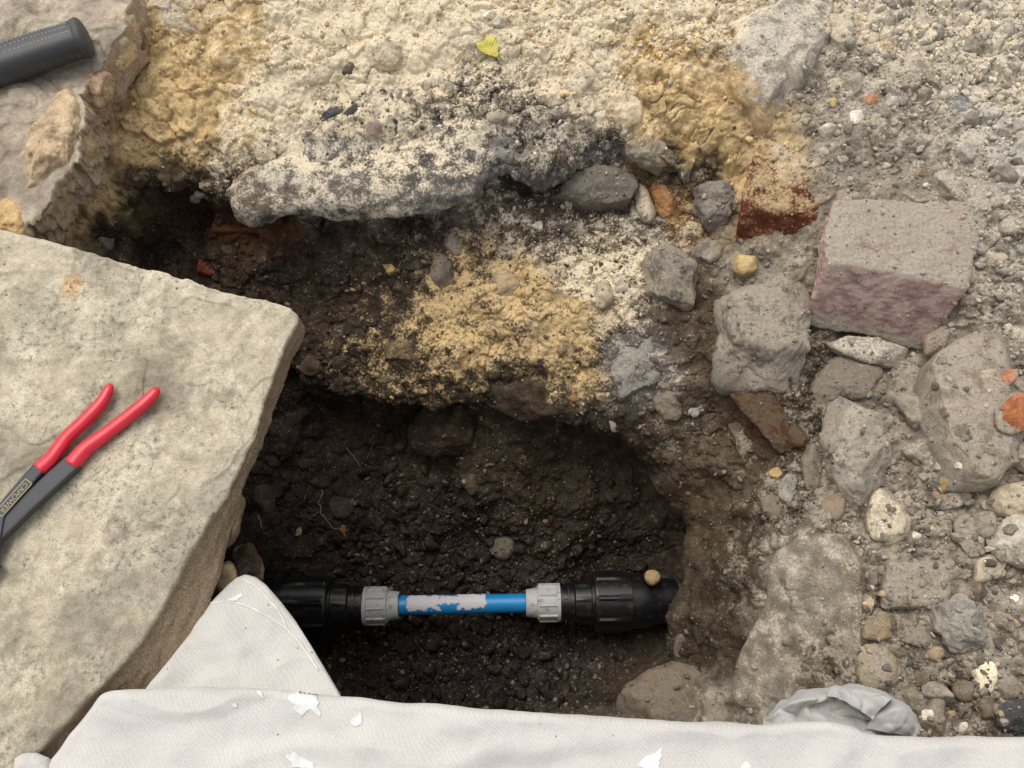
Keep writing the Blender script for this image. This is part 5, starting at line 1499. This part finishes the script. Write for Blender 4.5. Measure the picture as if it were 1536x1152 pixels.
def root_fibre(pts, label, r=0.0006):
    P = []
    for x, y in pts:
        p, _ = hit(x, y); d = CAM - p; d /= np.linalg.norm(d); P.append(p + d * 0.006)
    P = smooth_path(P, 50); P += np.stack([fbm(P * 70, 5 + k, 2) for k in range(3)], -1) * 0.004
    V, F = sweep(P, lambda t: (r * (1.2 - .6 * t),) * 2 + (1.0,), 6)
    c = P[0]; o = link('root', mesh_from('root', V - c, F), M['root'], None, c); fix_normals(o)
    tag(o, label, 'root')
root_fibre([(483,733),(480,760),(494,786),(512,797)], 'thin pale root ending at a tan pebble on the dark earth')
root_fibre([(520,672),(534,690),(543,706)], 'thin short root above the round black cobble')
root_fibre([(388,772),(394,795),(404,806)], 'fine root curling under the slab edge')
root_fibre([(556,664),(560,655),(552,690)], 'fine straight root hanging from the earth overhang')

# ---------------------------------------------------------------- loose stones too alike to tell apart, each its own
bigs = [o for o in COL.objects if o.type == 'MESH' and o.get('category') in ('stone', 'brick', 'concrete', 'mortar') and max(o.dimensions) > 0.03]
BB = surf_of(bigs)
def drop_all(x, y):
    g = drop(x, y)
    loc, nor, _, _ = BB.ray_cast(Vector((x, y, 0.6)), Vector((0, 0, -1)))
    if loc is not None and (g is None or loc.z > g[0][2]): return np.array(loc), np.array(nor)
    return g
def see_all(px, py):
    g, n = hit(px, py)
    loc, nor, _, _ = BB.ray_cast(Vector(CAM), Vector(ray(px, py)).normalized())
    if loc is not None and (Vector(CAM) - loc).length < np.linalg.norm(CAM - g): return np.array(loc), np.array(nor), True
    return g, n, False

WORD = {'lgrey': 'light grey', 'pale': 'pale buff', 'grey': 'grey', 'white': 'whitish', 'tan': 'tan', 'brown': 'brown', 'terra': 'terracotta', 'dgrey': 'dark grey', 'cream': 'cream', 'dark': 'blackish', 'dbrown': 'dark brown', 'wet': 'damp grey brown'}
rng = random.Random(7)
protos = []
for k in range(16):
    m = 9
    pts = np.array([[math.cos(2 * math.pi * i / m) * rng.uniform(.7, 1.1), math.sin(2 * math.pi * i / m) * rng.uniform(.6, 1.0)] for i in range(m)])
    V, F = star_solid(pts, rng.uniform(.45, .7), .6, 28, 14, rng.uniform(.55, .9), soft=1)
    V = cut_facets(V, rng.randint(6, 12), rng, (.55, .88)); V = roughen(V, 1.0, 1.1, k + 300)
    protos.append(mesh_from('loose_stone', V, F))
ZONES = [
 (1245,1536,0,300,64,(4.5,12), ['lgrey','pale','grey','lgrey','pale','lgrey','grey'], 'angular stone loose in the pale gravel of the upper bank', 'stones in the pale upper gravel'),
 (1425,1536,330,500,24,(4.5,11), ['lgrey','pale','grey','lgrey'], 'stone loose in the gravel right of the squared block', 'stones right of the squared block'),
 (1400,1536,520,700,16,(4,10), ['grey','lgrey','brown','pale','grey'], 'stone lying on top of the flat brownish slab', 'stones on the flat slab'),
 (1280,1536,780,1090,56,(4.5,13), ['grey','lgrey','brown','pale','grey','tan','dgrey'], 'dusty stone among the lower rubble', 'stones in the lower rubble'),
 (1285,1536,640,1085,30,(10,22), ['grey','lgrey','brown','grey','pale'], 'block of rubble bedded among the lower stones', 'rubble blocks in the lower bank'),
 (1230,1536,10,310,16,(9,17), ['lgrey','pale','grey'], 'lump of rubble bedded in the pale upper gravel', 'rubble lumps in the upper gravel'),
 (1215,1400,620,800,26,(4.5,12), ['grey','brown','lgrey','grey','tan'], 'earthy stone in the gaps around the limestone boulder', 'stones in the gaps by the boulder'),
 (470,1080,5,130,30,(4,11), ['cream','pale','cream','tan'], 'stone loose in the sandy dust above the crust', 'stones in the cream dust'),
 (560,880,110,240,26,(4,10), ['grey','dgrey','pale','lgrey'], 'stone caught in the speckled crust', 'stones in the speckled crust'),
 (620,1060,315,400,22,(4,11), ['grey','dgrey','lgrey','pale'], 'stone in the rubbly slope under the far lip', 'stones under the far lip'),
 (440,960,760,1030,22,(4,9), ['dark','dbrown','wet','dbrown','grey'], 'stone on the floor of the hole', 'stones on the hole floor'),
]
for x0, x1, y0, y1, cnt, (s0, s1), cols, lab, grp in ZONES:
    for _ in range(cnt):
        px, py = rng.uniform(x0, x1), rng.uniform(y0, y1)
        p, n, onbig = see_all(px, py)
        s = min(s1, s0 * rng.random() ** -0.45)
        R = s * np.linalg.norm(p - CAM) / FPX
        if 'floor' in lab and 870 < py < 950: continue
        if onbig and 'flat brownish' not in lab: R *= 0.6
        o = bpy.data.objects.new('loose_stone', rng.choice(protos)); COL.objects.link(o)
        if len(o.data.materials) == 0: o.data.materials.append(M['stone'])
        o.location = p + n * R * 0.12
        q0 = Vector(n).lerp(Vector((0, 0, 1)), 0.4).to_track_quat('Z', 'Y')
        o.rotation_mode = 'QUATERNION'
        from mathutils import Quaternion
        o.rotation_quaternion = q0 @ Quaternion((0, 0, 1), rng.uniform(0, 6.28)) @ Quaternion((1, 0, 0), rng.uniform(-.4, .4))
        o.scale = (R * rng.uniform(.85, 1.2), R * rng.uniform(.8, 1.1), R * rng.uniform(.7, 1.05))
        cn = rng.choice(cols); col = PALETTE[cn]; j = rng.uniform(.8, 1.2)
        o.color = (col[0] * j, col[1] * j, col[2] * j, rng.uniform(-.1, .35))
        kk = kinds(np.array([p]), 0.0)[0]; sc = kk[:3] * (1 - kk[6]) + kk[3:6] * kk[6]
        o['soil'] = [float(x) for x in sc]
        tag(o, ('tiny ' if s < s0 * 1.25 else 'small ' if s < s0 * 1.9 else 'larger ') + WORD[cn] + ' ' + lab, 'stone', grp)
for me in protos: me.polygons.foreach_set('use_smooth', np.ones(len(me.polygons), dtype=bool))

# ---------------------------------------------------------------- gravel and crumbs nobody could count
DENS = [(1450,100,1.2),(1330,60,1.1),(1250,200,.8),(1500,300,1.1),(1480,450,1.1),(1330,370,.35),(1400,650,.8),(1300,650,1),(1350,850,1),(1480,900,1.1),(1400,1040,1),(1200,900,.10),(1180,700,.6),(1130,640,.4),(1130,480,.35),(1060,760,.22),(1060,900,.2),
        (950,30,.8),(1050,50,.9),(600,80,.25),(480,60,.2),(700,160,.8),(780,180,.9),(560,220,.5),(450,250,.2),(250,100,.07),(300,150,.07),(150,250,.07),(1030,170,.12),(250,260,.4),(600,350,.5),(800,340,.8),(880,380,.6),(700,470,.22),(830,500,.2),(500,450,.4),(560,600,.3),
        (700,800,.6),(600,960,1.1),(800,980,1.1),(500,780,.5),(900,700,.3),(1150,80,.25),(50,600,0),(100,150,0),(300,600,.2)]
DP = np.array([hit_coarse(a, b) for a, b, _ in DENS]); DV = np.array([d for _, _, d in DENS])
nr = np.random.default_rng(11)
cand = np.stack([nr.uniform(-.66, .78, 62000), nr.uniform(-.10, .96, 62000)], -1)
zc = sample_grid(GZ, cand[:, 0], cand[:, 1])
C3 = np.c_[cand, zc]
num = np.zeros(len(C3)); den = np.zeros(len(C3))
for k in range(len(DP)):
    w = 1 / (((C3 - DP[k]) ** 2).sum(-1) + 2e-4) ** 1.8
    num += w * DV[k]; den += w
dens = num / den * (0.75 + 1.2 * np.clip(fbm(C3 * 14, 91, 3) + 0.2, 0, 1))
C3 = C3[nr.random(len(C3)) < dens * 0.62]
PX = (C3 - CAM); dep = PX @ FWD
u = 768 + FPX * (PX @ RGT) / dep; v = 576 - FPX * (PX @ UPV) / dep
C3 = C3[(u > -60) & (u < 1600) & (v > -60) & (v < 1130)]
pos, nrm = [], []
for x, y, _ in C3:
    g = drop_all(x, y)
    if g is None: continue
    gz = drop(x, y)
    if gz is not None and g[0][2] > gz[0][2] + .004 and nr.random() < .7: continue
    pos.append(g[0]); nrm.append(g[1])
pos = np.array(pos); nrm = np.array(nrm)
# nothing under or on the slabs, the pipe and the cloth
keep = np.ones(len(pos), bool)
for i, p in enumerate(pos):
    if SB.ray_cast(Vector((p[0], p[1], .6)), Vector((0, 0, -1)))[0] is not None: keep[i] = False
pos, nrm = pos[keep], nrm[keep]
K8 = kinds(pos, 0.018)
rad = 0.00105 * nr.random(len(pos)) ** -0.5
rad = np.clip(rad, 0.001, 0.0052)
pick = nr.random(len(pos))
colr = np.where((pick < .5)[:, None], K8[:, :3] * nr.uniform(.8, 1.7, (len(pos), 1)), K8[:, 3:6] * nr.uniform(.65, 1.15, (len(pos), 1)) * np.clip(K8[:, 6:7] * 1.6 + .25, 0.12, 1))
odd = nr.random(len(pos)) < 0.07
colr[odd] = np.array([[.5, .46, .38], [.62, .59, .53], [.3, .28, .25], [.42, .37, .29], [.12, .11, .1]])[nr.integers(0, 5, odd.sum())] * np.clip(K8[odd, :3].mean(1, keepdims=True) * 6, .3, 1)
dark = pos[:, 2] < -0.27
rad[dark] *= 1.15

def ico(sub):
    import bmesh
    bm = bmesh.new(); bmesh.ops.create_icosphere(bm, subdivisions=sub, radius=1.0)
    V = np.array([v.co[:] for v in bm.verts]); F = np.array([[v.index for v in f.verts] for f in bm.faces]); bm.free()
    return V, F
def clods():
    C = [(250,60,.35),(300,130,.4),(200,200,.4),(130,290,.3),(360,100,.35),(330,200,.35),(450,30,.4),(560,60,.12),(700,30,.2),(850,50,.3),(950,30,1),(1040,60,.9),(1000,150,.35),(1060,200,.35),(900,150,.2),(430,170,.08),(600,200,.5),(760,170,.8),(500,250,.15),
         (200,290,1),(300,330,.6),(400,350,.7),(600,350,1),(760,330,1.3),(900,330,1.2),(480,430,.8),(700,420,.4),(700,480,.2),(830,480,.2),(600,530,.7),(480,560,.7),(700,620,.8),(850,650,.8),(550,700,.9),(800,760,.9),(600,800,1),(900,850,.7),(600,980,2.2),(800,1000,2.2),
         (1000,620,.5),(1060,720,.12),(1080,850,.12),(1080,960,.15),(1020,800,.1),(1000,900,.15),(950,1000,.2),(1150,700,1),(1150,620,.8),(1060,470,1),(1210,520,1.2),(1200,640,1.3),(1240,740,1.4),(1190,900,.03),(1150,1030,.03),(1250,1000,.4),(1300,660,1.4),(1370,700,1.6),(1340,850,1.4),(1450,900,1.2),(1400,1040,1.3),(1300,1050,1),(1250,220,.5),(1380,200,.5),(1340,350,.05),(1480,100,1.6),(1350,40,1.5),(1500,230,1.3),(1490,420,.8),(1450,600,.2),(50,600,0),(60,150,0)]
    cp = np.array([hit_coarse(a, b) for a, b, _ in C]); cv = np.array([d for _, _, d in C])
    xy = np.stack([nr.uniform(-.62, .76, 15000), nr.uniform(-.08, .95, 15000)], -1)
    Q = np.c_[xy, sample_grid(GZ, xy[:, 0], xy[:, 1])]
    num = np.zeros(len(Q)); den = np.zeros(len(Q))
    for k in range(len(cp)):
        w = 1 / (((Q - cp[k]) ** 2).sum(-1) + 2e-4) ** 1.8
        num += w * cv[k]; den += w
    Q = Q[nr.random(len(Q)) < num / den * 0.75 * (0.5 + 1.6 * np.clip(fbm(Q * 18, 191, 2) + .2, 0, 1))]
    pp, nn = [], []
    for x, y, _ in Q:
        if SB.ray_cast(Vector((x, y, .6)), Vector((0, 0, -1)))[0] is not None: continue
        g = drop(x, y)
        if g is not None: pp.append(g[0]); nn.append(g[1])
    pp = np.array(pp); nn = np.array(nn)
    KK = kinds(pp, 0.02)
    base, F0 = ico(2)
    variants = [roughen(cut_facets(base * np.array([1, .9, .75]), 16, random.Random(k + 50), (.42, .8), -3.0), 1.0, 2.4, k + 70) for k in range(14)]
    for deep in (False, True):
        ids = np.where((pp[:, 2] < -0.27) == deep)[0]
        Vs, Fs, B, D = [], [], [], []
        for j, i in enumerate(ids):
            r = min(.0115, .0026 * nr.random() ** -.55) if pp[i, 2] > -.44 else min(.021, .0052 * nr.random() ** -.6)
            A_, _r = np.linalg.qr(nr.normal(size=(3, 3)))
            vv = (variants[i % 14] * np.array([1, nr.uniform(.7, 1), nr.uniform(.6, .9)])) @ A_.T * r
            Vs.append(vv + pp[i] + nn[i] * r * .05); Fs.append(F0 + j * len(base))
            f = nr.uniform(.8, 1.25)
            B.append(np.repeat(np.r_[KK[i, :3] * f, 1][None], len(base), 0)); D.append(np.repeat(np.r_[KK[i, 3:6], KK[i, 6]][None], len(base), 0))
        me = big_mesh('earth_clods', np.concatenate(Vs), np.concatenate(Fs))
        col_attr(me, 'base', np.concatenate(B)); col_attr(me, 'dust', np.concatenate(D))
        o = link('earth_clods', me, M['rough_crust'])
        o['kind'] = 'stuff'; o['label'] = 'dark earth clods in the hole' if deep else 'crumbled clods of sand and earth on the banks'

def scatter(name, sel, label):
    Vs, Fs, Cs, off = [], [], [], 0
    for lo, hi, sub in ((0, .0024, 1), (.0024, 9, 2)):
        ids = np.where(sel & (rad >= lo) & (rad < hi))[0]
        base, F0 = ico(sub)
        variants = [base * (1 + nr.uniform(-.28, .28, (len(base), 1))) if sub == 1 else
                    roughen(cut_facets(base * np.array([1, .85, .7]), 7, random.Random(k), (.62, .9)), 1.0, 1.6, k) for k in range(12)]
        for i in ids:
            A_, _r = np.linalg.qr(nr.normal(size=(3, 3)))
            vv = (variants[i % 12] * np.array([1, nr.uniform(.65, 1), nr.uniform(.5, .9)])) @ A_.T * rad[i]
            Vs.append(vv + pos[i] + nrm[i] * rad[i] * 0.35); Fs.append(F0 + off); off += len(base)
            Cs.append(np.repeat(np.r_[colr[i], 1.0][None], len(base), 0))
    me = big_mesh(name, np.concatenate(Vs), np.concatenate(Fs))
    col_attr(me, "base", np.concatenate(Cs))
    o = link(name, me, M['gravel'], None, None, None, False)
    o['kind'] = 'stuff'; o['label'] = label
    return o
t = NT("gravel")
bc = t.n("ShaderNodeVertexColor", layer_name="base").outputs[0]
cc = t.scale(bc, t.ramp(t.noise(700, 3, .7), .3, .7, .72, 1.25))
M['gravel'] = t.done(cc, 0.92, 0.2, t.bump(t.noise(600, 3, .7), .6, .0005))
scatter('gravel', ~dark, 'fine gravel and grit scattered over the banks')
scatter('soil_crumbs', dark, 'dark crumbs of earth on the floor of the hole')

clods()
